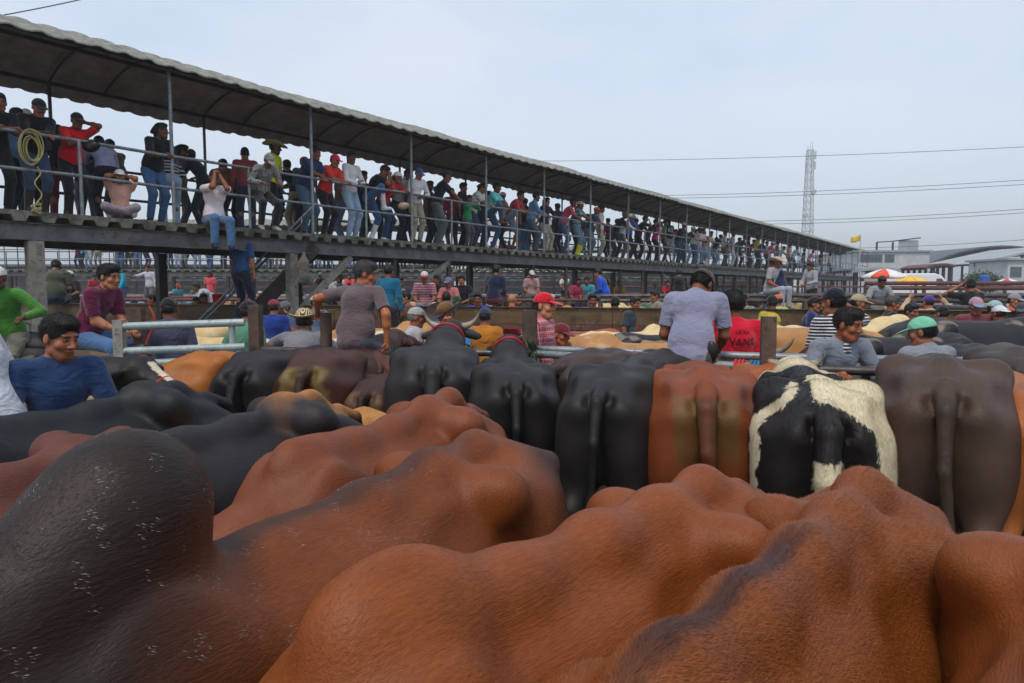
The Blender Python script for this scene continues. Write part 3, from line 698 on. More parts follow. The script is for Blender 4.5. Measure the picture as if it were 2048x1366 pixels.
# ------------------------------------------------------------------ far pens
def pen(pts, label, hs=(1.46, 1.1, .75, .4), r=.045, mt=PIPED, pm=RUST, step=2.4, ph=1.5, group='pipe fences of the far pens'):
    f = thing('pen_fence', label, 'fence', (*pts[0], 0), 0, group); o_ = Vector((*pts[0], 0))
    for zz, mm in zip(hs, [mt]*9):
        m = MB(); m.tube([Vector((*p, zz + rnd.uniform(-.02, .02))) - o_ for p in pts], r, 8); m.build('rail', mm, f, True)
    for a, b in zip(pts[:-1], pts[1:]):
        a, b = Vector((*a, 0)), Vector((*b, 0)); L = (b - a).length; n = max(1, int(L/step))
        for i in range(n):
            q = a.lerp(b, i/n) - o_; m = MB(); m.box(q + Vector((0, 0, ph/2)), (.11, .11, ph)); m.build('post', pm, f)
    return f
pen([(-18, 21.5), (-8, 20.2), (4, 19.0)], 'nearest dark pipe fence under the raised walkway', mt=RUSTRED)
pen([(-7.5, 20.4), (-7, 36)], 'pipe fence running back under the walkway on the left', mt=GALV)
pen([(2.2, 17.0), (9.5, 16.2), (19, 15.4)], 'grey pipe fence where the hooded man sits', hs=(1.62, 1.5, 1.1, .7, .35), mt=PIPED, r=.05)
pen([(4, 24), (14, 23), (26, 22)], 'red brown pipe fence behind the sitting pair', mt=RUSTRED)
pen([(-24, 28), (-6, 27), (8, 27.5)], 'rusty pipe fence in the middle of the far pens', mt=RUSTRED)
pen([(16, 31), (34, 30)], 'thick oxide red pipe fence before the parked van', mt=RUSTRED, r=.09, hs=(2.05, 1.8, 1.3, .7), ph=2.0)
pen([(12, 21.0), (13.5, 36)], 'pipe fence running back toward the white building', mt=RUSTRED)
pen([(-30, 34), (6, 34)], 'last pipe fence before the second walkway', mt=GALV)
pen([(6, 40), (40, 38)], 'distant red pipe fence at the foot of the sheds', mt=RUSTRED, hs=(1.9, 1.5, 1, .5), ph=2)
pen([(-2, 12.2), (-3.5, 19.8)], 'cross fence between the pens in the middle', mt=PIPED)
pen([(7.4, 10.6), (8.2, 16)], 'cross fence at the right between the pens', mt=PIPED)
# ------------------------------------------------------------------ far right: yard buildings, tower, wires
WHITE = weathered('white_wall', (.40, .42, .44), (.52, .54, .55), .8, 0, .6, (.42, .43, .43), .003)
DKROOF = weathered('dark_shed_roof', (.07, .085, .10), (.10, .115, .13), .7, 0, .5)
PALER = weathered('pale_shed_roof', (.26, .29, .31), (.36, .38, .40), .7, 0, .5)
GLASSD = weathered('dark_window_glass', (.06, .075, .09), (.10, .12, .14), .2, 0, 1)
TW = weathered('tower_steel', (.38, .40, .42), (.50, .52, .54), .5, .2, 2)
def ptop(px, py, Y): return atY(px, py, Y)
b = thing('white_building', 'white two storey office with a dark window strip and a steel frame on its roof', 'building', (Xat(1770, 88), 88, 0))
bx0, bx1 = Xat(1712, 88), Xat(1856, 88); zt = ptop(1770, 504, 88).z; cx = (bx0+bx1)/2 - b.location.x
m = MB(); m.box((cx, 6, zt/2), (bx1-bx0, 12, zt)); m.build('wall', WHITE, b)
m = MB(); m.box((cx, 6, zt+.12), (bx1-bx0+.5, 12.5, .22)); m.build('roof_slab', PALER, b)
wx0, wx1 = Xat(1714, 88)-b.location.x, Xat(1762, 88)-b.location.x; zw0, zw1 = ptop(0, 524, 88).z, ptop(0, 509, 88).z
for i in range(7):
    m = MB(); ww = (wx1-wx0)/7; m.box((wx0+ww*(i+.5), -.03, (zw0+zw1)/2), (ww*.9, .1, zw1-zw0)); m.build('window', GLASSD, b)
m = MB(); m.box(((Xat(1776, 88)-b.location.x), -.03, (zw0+zw1)/2), (1.2, .1, zw1-zw0)); m.build('window', GLASSD, b)
q = ptop(1772, 483, 88); fr = MB(); x0 = Xat(1754, 88)-b.location.x; x1 = Xat(1786, 88)-b.location.x; x2 = Xat(1841, 88)-b.location.x
for x in (x0, x1): fr.beam((x, .5, zt), (x, .5, ptop(0, 484, 88).z), .18, .18, up=(0, 1, 0))
fr.beam((x0, .5, ptop(0, 484, 88).z), (x1, .5, ptop(0, 482, 88).z), .12, .12); fr.beam((x1, .5, ptop(0, 482, 88).z), (x2, .5, ptop(0, 475, 88).z), .12, .14); fr.build('roof_frame', STEELD, b)
m = MB(); m.beam(((x1+x2)/2+.3, .6, zt+.2), ((x1+x2)/2+.3, .6, ptop(0, 480, 88).z), x2-x1-1, .04, up=(0, 1, 0)); m.build('screen_panel', PALER, b)
def shed(name, label, px0, px1, pya, pyb, Y, dep, mt, posts=4, rise=.0, cat='shed'):
    r = thing(name, label, cat, (Xat(px0, Y), Y, 0)); x1 = Xat(px1, Y) - r.location.x; za, zb = ptop(0, pya, Y).z, ptop(0, pyb, Y).z
    V = []; n = 12
    for j in (0, 1):
        for i in range(n+1):
            t = i/n; V.append((x1*t, dep*j, za*(1-t)+zb*t + rise*4*t*(1-t)))
    V2 = [(x, y, z-.25) for x, y, z in V]; k = n+1
    F_ = [(i, i+1, k+i+1, k+i) for i in range(n)]; F2 = [tuple(2*k+a for a in f[::-1]) for f in F_]; F3 = [(i, 2*k+i, 2*k+i+1, i+1) for i in range(n)] + [(k+i, k+i+1, 3*k+i+1, 3*k+i) for i in range(n)]
    obj('roof', mesh_np('roof', V+V2, F_+F2+F3, False), mt, r)
    for i in range(posts):
        for yy in (.4, dep-.4):
            t = (i+.5)/posts; m = MB(); z = za*(1-t)+zb*t+rise*4*t*(1-t)-.2; m.box((x1*t, yy, z/2), (.22, .22, z)); m.build('post', STEELD, r)
    return r
s1 = shed('market_shed', 'big dark open shed with a low arched roof at the right', 1852, 2100, 528, 506, 105, 30, DKROOF, 7, 1.9)
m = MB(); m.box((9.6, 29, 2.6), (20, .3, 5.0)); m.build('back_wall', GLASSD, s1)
shed('market_shed', 'pale sloping shed roof in front of the dark shed at the right edge', 1936, 2110, 528, 490, 85, 12, PALER, 4)
shed('market_shed', 'low red awning beside the white building', 1848, 1908, 535, 530, 72, 5, RUSTRED, 5, .3)
shed('market_shed', 'pale grey flat roof left of the white building', 1650, 1716, 520, 512, 100, 14, PALER, 3, 0)
shed('market_shed', 'small open steel shelter with a pale roof behind the umbrella', 1700, 1800, 541, 538, 62, 5, PALER, 4, .2)
b = thing('white_house', 'small white house with dark windows at the right edge', 'building', (Xat(2035, 70), 70, 0)); zt = ptop(0, 520, 70).z
m = MB(); m.box((1.6, 3, zt/2), (5.4, 6, zt)); m.build('wall', WHITE, b)
m = MB(); m.box((1.6, 3, zt+.1), (6, 6.6, .2)); m.build('roof', PALER, b)
for i in range(3): m = MB(); m.box((-.3+1.8*i, -.03, zt-1.2), (1.1, .1, 1.0)); m.build('window', GLASSD, b)
# lattice tower
Yt = 150; tx = Xat(1611, Yt); zt = ptop(0, 300, Yt).z
tw = thing('lattice_tower', 'slim pale lattice telecom tower rising behind the walkway roof', 'tower', (tx, Yt, 0))
lv = 20
def hw(z): return 1.15*(1 - z/zt) + .55*(z/zt)
for sx_, sy_ in ((-1, -1), (1, -1), (1, 1), (-1, 1)):
    m = MB(); m.tube([(sx_*hw(z), sy_*hw(z), z) for z in np.linspace(0, zt, 5)], .085, 6); m.build('leg', TW, tw, True)
m = MB()
for i in range(lv):
    z0, z1 = zt*i/lv, zt*(i+1)/lv; a, b_ = hw(z0), hw(z1); cs = [(-1, -1), (1, -1), (1, 1), (-1, 1)]
    for k in range(4):
        c0, c1 = cs[k], cs[(k+1) % 4]
        m.tube([(c0[0]*a, c0[1]*a, z0), (c1[0]*b_, c1[1]*b_, z1)], .05, 4, False); m.tube([(c1[0]*a, c1[1]*a, z0), (c0[0]*b_, c0[1]*b_, z1)], .05, 4, False)
        m.tube([(c0[0]*b_, c0[1]*b_, z1), (c1[0]*b_, c1[1]*b_, z1)], .05, 4, False)
m.build('bracing', TW, tw)
for i, (dx, dz_) in enumerate(((-.9, -1.2), (.9, -1.2), (.0, -1.3), (-.8, -3.6), (.85, -3.4))):
    m = MB(); m.box((dx, -.7, zt+dz_), (.35, .2, 1.7)); m.build('antenna_panel', WHITE, tw)
for dx in (-.5, .5, 0): m = MB(); m.tube([(dx, 0, zt-.2), (dx, 0, zt+1.4 + dx)], .05, 5); m.build('lightning_rod', TW, tw)
for dx, z_ in ((.8, -9), (-.7, -14)): m = MB(); m.tube([(dx, -.6, zt+z_), (dx, -.95, zt+z_)], [.55, .5], 14); m.build('dish', WHITE, tw, True)
# wires
WIRE = weathered('wire', (.05, .05, .055), (.07, .07, .075), .6)
def wire(p0, p1, Ys, label, r=.03, sag=.6):
    a, b = atY(*p0, Ys[0]), atY(*p1, Ys[1]); pts = [a.lerp(b, t) - Vector((0, 0, sag*4*t*(1-t))) for t in np.linspace(0, 1, 17)]
    m = MB(); m.tube(pts, r, 5); o_ = m.build('power_line', WIRE, None, True); tag(o_, label, 'power line')
wire((-60, 42), (180, -5), (14, 16), 'thick cable crossing the top left corner of the sky', .012, .02)
wire((990, 322), (2300, 280), (95, 70), 'single wire highest over the right half of the sky', .03)
wire((1200, 392), (2300, 342), (95, 70), 'upper wire of the pair crossing at mid height of the tower', .03)
wire((1200, 397), (2300, 352), (95, 70), 'lower wire of the pair crossing at mid height of the tower', .03)
wire((1400, 443), (2300, 398), (95, 70), 'upper wire of the pair passing low behind the tower', .03)
wire((1400, 449), (2300, 406), (95, 70), 'lower wire of the pair passing low behind the tower', .03)
wire((1600, 497), (2300, 456), (95, 75), 'lowest wire just above the shed roofs at the right', .03)
# flag, tanks, umbrellas, van
fl = thing('flagpole', 'thin flagpole with a small yellow flag above the pens', 'flagpole', (Xat(1717, 60), 60, 0))
m = MB(); m.tube([(0, 0, 0), (0, 0, ptop(0, 468, 60).z)], .035, 6); m.build('pole', TW, fl, True)
V = []; zf = ptop(0, 470, 60).z
for i in range(9):
    for j in range(5): V.append((-.9*i/8*.9, .09*math.sin(i*.9 + j*.2), zf - .5*j/4 - .20*i/8 + .03*math.sin(i)))
me = mesh_np('flag', V, [(i*5+j, i*5+j+1, (i+1)*5+j+1, (i+1)*5+j) for i in range(8) for j in range(4)])
fo = obj('flag', me, CL, fl, col('d8b030')); sm_ = fo.modifiers.new('thick', 'SOLIDIFY'); sm_.thickness = .01
def umbrella(px, py, Y, w_, label, c1, c2, n=8):
    z = ptop(0, py, Y).z; r = thing('market_umbrella', label, 'umbrella', (Xat(px, Y), Y, 0))
    m = MB(); m.tube([(0, 0, 0), (0, 0, z)], .025, 8); m.build('pole', TW, r, True)
    for k in range(n):
        a0, a1 = 2*PI*k/n - .3, 2*PI*(k+1)/n - .3; V = [(0, 0, z)]; rows = 5; F_ = []
        for i in range(1, rows+1):
            q = i/rows
            for j in range(4):
                a = a0 + (a1-a0)*j/3; pinch = 1 - .05*math.sin(PI*j/3)*q; V.append((math.cos(a)*w_*q*pinch, math.sin(a)*w_*q*pinch, z - .42*q**1.4*w_/1.2))
        for j in range(3): F_.append((0, 1+j, 2+j))
        for i in range(rows-1):
            for j in range(3): b0 = 1+i*4+j; F_.append((b0, b0+4, b0+5, b0+1))
        for j in range(3): b0 = 1+(rows-1)*4+j; V += [(V[b0][0], V[b0][1], V[b0][2]-.14), (V[b0+1][0], V[b0+1][1], V[b0+1][2]-.14)]; F_.append((b0, len(V)-2, len(V)-1, b0+1))
        o_ = obj('panel', mesh_np('panel', V, F_), CL, r, color=(c2 if k in (5,) else c1)); mo = o_.modifiers.new('thick', 'SOLIDIFY'); mo.thickness = .012
umbrella(1768, 537, 40, 1.25, 'white market umbrella with one orange panel', (.75, .75, .75, 1), col('e04a18'))
umbrella(1822, 552, 38, .95, 'yellow market umbrella in front of the white van', col('e8b51c'), col('e8b51c'))
umbrella(2013, 557, 42, .85, 'red and white umbrella near the blue tank', (.7, .68, .68, 1), col('c02030'))
vn = thing('van', 'white high roofed van parked behind the umbrellas', 'van', (Xat(1822, 46), 46, 0))
prof = [(-2.7, .45), (-2.7, 2.6), (-2.55, 2.78), (1.0, 2.80), (1.45, 2.62), (2.15, 1.75), (2.75, 1.45), (2.85, .9), (2.8, .45)]
def extr(prof, y0, y1, ins=.0):
    m = MB(); n = len(prof); m.add([(x, y0, z) for x, z in prof] + [(x, y1, z) for x, z in prof], [tuple(range(n)), tuple(range(2*n-1, n-1, -1))] + [(i, n+i, n+(i+1) % n, (i+1) % n) for i in range(n)]); return m
CARW = newmat('white_paint'); CARW[2].inputs['Base Color'].default_value = (.72, .73, .74, 1); setin(CARW[2], .3); CARW[2].inputs['Coat Weight'].default_value = .5; CARW = CARW[0]
bo = extr(prof, -1, 1).build('body', CARW, vn); bv = bo.modifiers.new('bevel', 'BEVEL'); bv.width = .08; bv.segments = 3
extr([(1.05, 1.75), (1.05, 2.45), (1.40, 2.45), (1.95, 1.75)], -1.012, -.99).build('side_window', GLASSD, vn)
extr([(1.52, 2.55), (1.56, 2.57), (2.20, 1.80), (2.16, 1.78)], -.85, .85).build('windscreen', GLASSD, vn)
for x in (-1.75, 1.9):
    for y in (-.92, .92):
        m = MB(); m.tube([(x, y-.11, .36), (x, y+.11, .36)], .36, 20); wh = m.build('wheel', weathered('tyre', (.02, .02, .02), (.03, .03, .03), .8), vn); m = MB(); m.tube([(x, y-.125, .36), (x, y+.125, .36)], .2, 14); m.build('rim', TW, wh)
for y in (-.7, .7): m = MB(); m.box((2.82, y, 1.12), (.08, .3, .2)); m.build('headlight', GLASSD, vn)
tk = thing('water_tank', 'blue plastic water tank on a steel stand by the sheds', 'tank', (Xat(1968, 50), 50, 0)); z0 = ptop(0, 569, 50).z; z1 = ptop(0, 550, 50).z
m = MB(); m.tube([(0, 0, z0), (0, 0, z1 - .1), (0, 0, z1)], [.34, .33, .22], 20); m.build('tank_body', PLASTIC, tk, True, color=col('1a5aa8'))
for a in range(4):
    m = MB(); x, y = .35*math.cos(a*PI/2+.7), .35*math.sin(a*PI/2+.7); m.beam((x, y, 0), (x, y, z0), .07, .07, up=(0, 1, 0)); m.build('leg', STEELD, tk)
m = MB(); m.box((0, 0, z0 - .05), (.8, .8, .06)); m.build('platform', STEELD, tk)
sg = thing('green_sign', 'blank green sign board on two posts before the dark shed', 'sign', (Xat(1952, 75), 75, 0)); z0, z1 = ptop(0, 534, 75).z, ptop(0, 521, 75).z
m = MB(); m.box((0, 0, (z0+z1)/2), (.8, .05, z1-z0)); m.build('board', PLASTIC, sg, False, color=col('3a9a80'))
for x in (-.3, .3): m = MB(); m.tube([(x, .05, 0), (x, .05, z1)], .03, 6); m.build('post', TW, sg)
# trees far right
FOL = weathered('foliage', (.035, .06, .02), (.075, .11, .04), .8, 0, 1.5); BARK = weathered('bark', (.08, .06, .045), (.14, .11, .08), .9, 0, 4)
def tree(x, y, h, r, label, seed):
    rr = np.random.RandomState(seed); t = thing('tree', label, 'tree', (x, y, 0), 0, 'trees beyond the sheds')
    m = MB(); m.tube([(0, 0, 0), (.1, 0, h*.35), (.0, .1, h*.7)], [.22, .16, .07], 8)
    for k in range(7):
        a = rr.rand()*6.28; z = h*rr.uniform(.35, .6); m.tube([(0, 0, z), (math.cos(a)*r*.5, math.sin(a)*r*.5, z+h*.15), (math.cos(a)*r*.8, math.sin(a)*r*.8, z+h*.25)], [.09, .06, .03], 5)
    m.build('trunk', BARK, t, True)
    cl = rr.normal(size=(26, 3)); cl /= np.linalg.norm(cl, axis=1)[:, None]; cl *= rr.uniform(.35, 1, (26, 1)); cl = cl*_a((r, r, h*.3)) + _a((0, 0, h*.68))
    n = 2600; ci = rr.randint(0, 26, n); P = cl[ci] + rr.normal(size=(n, 3))*r*.16; A = rr.normal(size=(n, 3)); B = np.cross(A, rr.normal(size=(n, 3)))
    A *= (.11/np.linalg.norm(A, axis=1))[:, None]; B *= (.07/np.linalg.norm(B, axis=1))[:, None]
    V = np.stack([P-A, P+B, P+A, P-B], 1).reshape(-1, 3); Q = np.arange(n*4).reshape(-1, 4)
    obj('crown', mesh_np('crown', V, Q, False), FOL, t)
tree(Xat(1990, 95), 95, 6.2, 2.4, 'rounded green tree in front of the dark shed', 3)
tree(Xat(1965, 62), 62, 3.6, 1.4, 'small leafy tree behind the blue tank', 4)

for x0, x1, Y, z, lb in ((-75, -8, 84, 4.6, 'long dark open shed far behind the second walkway, left half'), (-6, 42, 92, 4.9, 'long dark open shed far behind the walkway columns in the middle')):
    r = thing('market_shed', lb, 'shed', (x0, Y, 0)); L = x1 - x0
    m = MB(); m.beam((0, 5, z), (L, 5, z), 12, .25); m.build('roof', DKROOF, r)
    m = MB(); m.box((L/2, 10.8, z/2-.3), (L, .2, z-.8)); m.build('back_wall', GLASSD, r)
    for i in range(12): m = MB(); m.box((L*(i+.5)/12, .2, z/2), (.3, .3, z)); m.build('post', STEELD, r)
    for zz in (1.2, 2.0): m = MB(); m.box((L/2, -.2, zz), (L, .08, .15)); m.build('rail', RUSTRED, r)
def cow_at(tailhead, fwd):   # world (x,y) of the hips and of the withers -> root position and yaw
    (x0, y0), (x1, y1) = tailhead, fwd
    return math.degrees(math.atan2(y1-y0, x1-x0))
def place(o, hips, withers, h, label, xh=-.45, xw=.45):
    yaw = cow_at(hips, withers); L = math.hypot(withers[0]-hips[0], withers[1]-hips[1]); s = o.get('s', 1.0)
    u = ((withers[0]-hips[0])/L, (withers[1]-hips[1])/L)
    o['yaw'] = yaw; o['at'] = (hips[0] - u[0]*xh*s*o.get('bl', 1), hips[1] - u[1]*xh*s*o.get('bl', 1))
    return make_cow(o, label, h)
NOH = dict(hollow=.6)
# foreground row: heads towards the viewer's left, rumps to the right
FH = dict(poll=(1.10, 0, .86), muz=(.8, 0, -.6), nbz=.96, drop=.09, fat=.93, hook_k=.08)
def fo(**k): q = dict(FH); q.update(k); return q
BULLO = fo(dz=-.11, c='783e16', dark='271b16', k=.9, pat='darkfront darkrump darkspine flecks', hump=1, crest=1, hump_at=(.47, 1.34), hump_r=(.145, .10, .165), s=1.05, bl=1.2, seed=3, poll=(1.10, .05, .95), hollow=1.5, spine=[1.24, 1.19, 1.22, 1.255, 1.265, 1.14], hookz=-.07, hook=1.15, fur=(110000, .012, .0011), drop=.10, fat=1.0)
place(BULLO, (-.25, 2.47), (-.835, 1.43), .010, 'big dark brown bull with a tall rounded black hump flecked with white hairs, lower left')
place(fo(dz=-.045, k=.8, c='88471a', pat='tanbelly', hump=1, hump_at=(.47, 1.24), hump_k=.12, hump_r=(.17, .075, .14), s=1.0, seed=5, bl=1.06, poll=(1.12, -.10, .90), muz=(.65, -.5, -.45), spine=[1.30, 1.275, 1.28, 1.275, 1.285, 1.18], hollow=1.7, hook=1.2, hookz=-.075, fur=(110000, .010, .0010)),
      (.453, 1.90), (-.196, 1.20), .010, 'smooth chestnut red cow with a soft hump and jutting hip bones, front centre')
place(fo(dz=-.04, k=.8, c='844618', dark='150a06', pat='ridge tanbelly', hump=1, hump_at=(.47, 1.235), hump_r=(.10, .045, .09), s=1.0, seed=7, bl=1.14, hairy=True, poll=(1.12, 0, .84), spine=[1.30, 1.285, 1.285, 1.28, 1.295, 1.19], hollow=1.6, hook=1.1, hookz=-.075, fur=(150000, .019, .0011, .12)),
      (.90, 1.80), (.215, .97), .010, 'shaggy red brown cow with a dark ridge of hair along its spine')
place(fo(dz=-.035, k=.8, c='84461a', dark='2e1713', pat='darkspine tanbelly', s=1.0, seed=9, bl=1.0, spine=[1.28, 1.27, 1.28, 1.31, 1.33, 1.22], hollow=1.3, hookz=-.06, hook_k=.11, hook=.9, fur=(70000, .011, .0011)),
      (1.22, 1.38), (.66, .67), .012, 'red cow with a dark streak on its back at the lower right edge')
place(fo(k=.85, c='7c4224', dark='2e1713', s=.92, seed=10, hook_k=.12, hook=.85, fat=.98, drop=.05, spine=[1.33, 1.30, 1.31, 1.36, 1.38, 1.24], hollow=.9, hookz=-.06, fur=(50000, .012, .0015)),
      (-.40, 3.35), (-.90, 2.40), .014, 'plain rosy red cow between the humped bull and the black cows')
place(fo(c='262326', dark='151313', pat='tanback', s=.90, seed=12, fat=1.0, drop=.04, spine=[1.34, 1.32, 1.33, 1.37, 1.39, 1.26], hookz=-.02, hook_k=.14, hook=.75, hollow=0, fur=(30000, .012, .002)),
      (-1.13, 3.40), (-1.58, 2.58), .014, 'black cow with a tan patch across the top of its rump')
place(fo(c='1c1e22', dark='151313', s=.90, seed=14, fat=1.0, drop=.03, spine=[1.33, 1.31, 1.33, 1.38, 1.39, 1.27], hookz=-.02, hook_k=.14, hook=.75, hollow=0, fur=(30000, .012, .0022)),
      (-2.03, 3.78), (-2.50, 3.0), .016, 'plain blue black cow in front of the man in the blue t-shirt')
place(fo(c='5e3226', s=.90, seed=15, fat=1.0, drop=.03, spine=[1.34, 1.32, 1.32, 1.36, 1.38, 1.25], hollow=.6), (-1.60, 2.50), (-2.0, 1.7), .018, 'dull brown cow half hidden behind the black hump at the left edge')
place(fo(c='d8c8a0', s=.92, seed=16, drop=0, fat=1), (-2.85, 4.1), (-3.5, 3.4), .02, 'cream white cow at the left edge beside the man in blue')
place(fo(c='b8803c', s=.80, seed=18, drop=0, fat=1), (-1.02, 4.1), (-1.65, 3.6), .02, 'tan cow whose hip shows between the black and the rosy red backs')
# second row: rumps to the viewer, heads tied to the rail
def rump(px, d, yaw, o, label, h=.018):
    s = o.get('s', 1.0); yr = R(yaw); x = Xat(px, d, 1.2)
    o['yaw'] = yaw; o['at'] = (x + math.cos(yr)*.85*s*o.get('bl', 1), d + math.sin(yr)*.85*s*o.get('bl', 1))
    return make_cow(o, label, h)
HD = dict(poll=(1.10, 0, 1.0), muz=(.8, 0, -.6))
def oo(**k): q = dict(HD); q['pitch'] = 3.2; q['dz'] = -.03; q.update(k); return q
rump(1890, 3.3, 60, oo(c='4b3a30', dark='1c1614', pat='darkspine', s=1.06, sy=.97, seed=21, fat=1.03, fur=(40000, .014, .002), tail=[(-.86, 0, 1.22), (-1.0, 0, 1.12), (-1.06, .0, .85), (-1.05, -.05, .42)], tail_r=[.05, .042, .032, .024], spine=[1.27, 1.25, 1.27, 1.32, 1.33, 1.22]), 'grey brown cow with a long dark tail seen from behind, rightmost of the tied row', .014)
rump(1655, 3.15, 72, oo(k=.85, c='1c1716', pat='pied', s=1.0, sy=1.0, seed=22, fat=1.06, horns=.2, fur=(50000, .03, .0022), poll=(1.06, .0, 1.27), muz=(.95, .0, -.3), spine=[1.32, 1.3, 1.27, 1.30, 1.31, 1.20], tail=[(-.86, 0, 1.20), (-1.0, 0, 1.12), (-1.05, .01, .9), (-1.04, .0, .62)], tail_r=[.06, .06, .055, .04]), 'black and white pied cow seen from behind with a white band over its rump', .012)
rump(1412, 3.65, 77, oo(k=.78, c='84431f', pat='dung flank', dungc='66562f', s=.99, sy=1.08, seed=23, fur=(30000, .013, .002), tail=[(-.86, 0, 1.25), (-1.0, 0, 1.15), (-1.06, -.01, .92), (-1.05, -.06, .55)], tail_r=[.055, .05, .04, .03], spine=[1.25, 1.24, 1.26, 1.30, 1.34, 1.24]), 'red brown cow with yellow dung stains beside its tail', .014)
rump(1200, 3.8, 72, oo(fur=(30000, .012, .002), c='252323', s=1.0, sy=.95, seed=24, bl=1.05, poll=(1.12, 0, 1.22), horns=.0, spine=[1.27, 1.26, 1.26, 1.30, 1.33, 1.22]), 'black cow with sharp hip bones beside the red brown cow', .014)
rump(1032, 4.3, 92, oo(fur=(26000, .012, .0022), c='211e1d', s=.98, sy=1.0, seed=25, halter='neck', poll=(1.06, -.02, 1.38), muz=(.75, -.6, .05), spine=[1.27, 1.24, 1.25, 1.28, 1.30, 1.22], hollow=1), 'black cow with its head raised and turned right, a red rope round its neck', .014)
rump(866, 4.7, 95, oo(fur=(26000, .012, .0024), c='262425', s=1.03, sy=1.04, seed=26, fat=1.05, horns=.27, halter='neck', poll=(1.10, -.12, 1.42), muz=(.9, -.1, .0), spine=[1.28, 1.25, 1.26, 1.29, 1.30, 1.22], tail_r=[.05, .056, .05, .03]), 'black bull with wide curved horns and a red neck rope seen from behind', .014)
rump(732, 4.95, 75, oo(c='3a221c', s=.86, pat='dung', dungc='6a5238', seed=27, horns=0), 'small dark brown heifer between the two bigger animals', .018)
rump(612, 5.0, 84, oo(c='41241b', dark='151011', pat='dung darkspine', dungc='7c6c3c', s=1.0, seed=28, sy=1.05, poll=(1.1, -.1, 1.36), muz=(.85, -.4, -.2)), 'dark brown cow with yellow dung patches either side of a black tail', .016)
rump(480, 5.15, 82, oo(c='211b1f', s=.98, seed=29, sy=1.1, pat='speck'), 'purplish black cow with dung flecks under its tail', .018)
rump(330, 5.6, 25, oo(c='a05f20', s=.96, seed=30, sy=1.0, bl=.9), 'tawny orange cow standing side on by the grey pipe gate', .018)
rump(1120, 5.2, 30, oo(c='3a2d28', pat='tantop', s=1.0, seed=31, poll=(1.1, 0, 1.1)), 'dark cow with a brown patch on its back standing behind the two black rumps', .018)
rump(1290, 5.2, 50, oo(c='2b2626', s=.99, seed=32, horns=.28, poll=(1.1, -.2, 1.24), muz=(.9, -.3, -.2), pat='tantop'), 'dark horned cow behind the black cow, its horn below the man in lavender', .018)
rump(2040, 4.6, 58, oo(c='3a302b', s=1.04, seed=33), 'dark brown cow behind the grey brown one at the right edge', .02)
rump(2105, 3.3, 62, oo(c='9a5a2a', s=.98, seed=34), 'orange brown cow only just showing at the right edge', .02)
rump(1545, 4.7, 72, oo(c='96501f', s=.94, seed=35), 'orange cow squeezed behind the red brown and the pied cow', .02)
rump(755, 6.0, 110, oo(c='5a3424', s=.92, seed=36), 'chestnut cow behind the dung marked brown cow', .02)
# haltered black cow at the left facing right, and a calf head below it
make_cow(dict(c='171517', at=(-3.62, 4.55), yaw=8, s=.96, seed=37, pat='whitehead', halter='face', poll=(1.12, -.05, 1.28), muz=(.8, -.35, -.5)), 'black cow in a red halter facing right behind the man in the blue t-shirt', .014)
make_cow(dict(c='6b3c22', at=(-3.6, 4.05), yaw=10, s=.88, seed=38, poll=(1.12, -.05, 1.16), muz=(.8, -.3, -.5)), 'brown cow with pale ears lower than the haltered black one', .016)

# branding scars on the bull's flank: thin ridges lying on the hide
def brand(o, root, strokes):
    S, *_r = cow_sdf(o); bpy.context.view_layer.update(); Mi = root.matrix_world.inverted(); m = MB(); cam_l = Mi @ Vector((0, 0, CAM_Z))
    for st_ in strokes:
        pts = []
        for a, b in zip(st_[:-1], st_[1:]):
            for k in range(6): pts.append((a[0] + (b[0]-a[0])*k/6, a[1] + (b[1]-a[1])*k/6))
        D_ = np.array([tuple((Mi.to_3x3() @ ray(px, py)).normalized()) for px, py in pts]); t = np.full(len(pts), .4)
        for _ in range(45): t += np.maximum(S.at(_a(cam_l)[None] + D_*t[:, None]), .0005)*.85
        out = [Vector(_a(cam_l) + D_[k]*t[k]) + Vector((0, 0, .003)) for k in range(len(pts)) if t[k] < 3]
        if len(out) > 2: m.tube(out, .0028, 5)
    m.build('brand_scar', coat_mat('scar_hide', False), root, True, col('3a1f12'))
BO = [o for o in bpy.context.scene.objects if o.type == 'EMPTY' and o.get('label', '').startswith('big dark brown bull')][0]
brand(BULLO, BO, [[(560 + 34*math.cos(a), 1092 + 26*math.sin(a)) for a in np.linspace(0, 5.6, 14)], [(596, 1080), (604, 1105), (580, 1135), (576, 1160), (598, 1188), (640, 1182), (655, 1176)], [(735, 1020), (748, 1003), (770, 1006), (800, 1050), (830, 1090)], [(842, 925), (870, 912), (894, 930), (893, 968), (886, 1000)], [(780, 955), (815, 985), (828, 1022), (838, 1050)]])
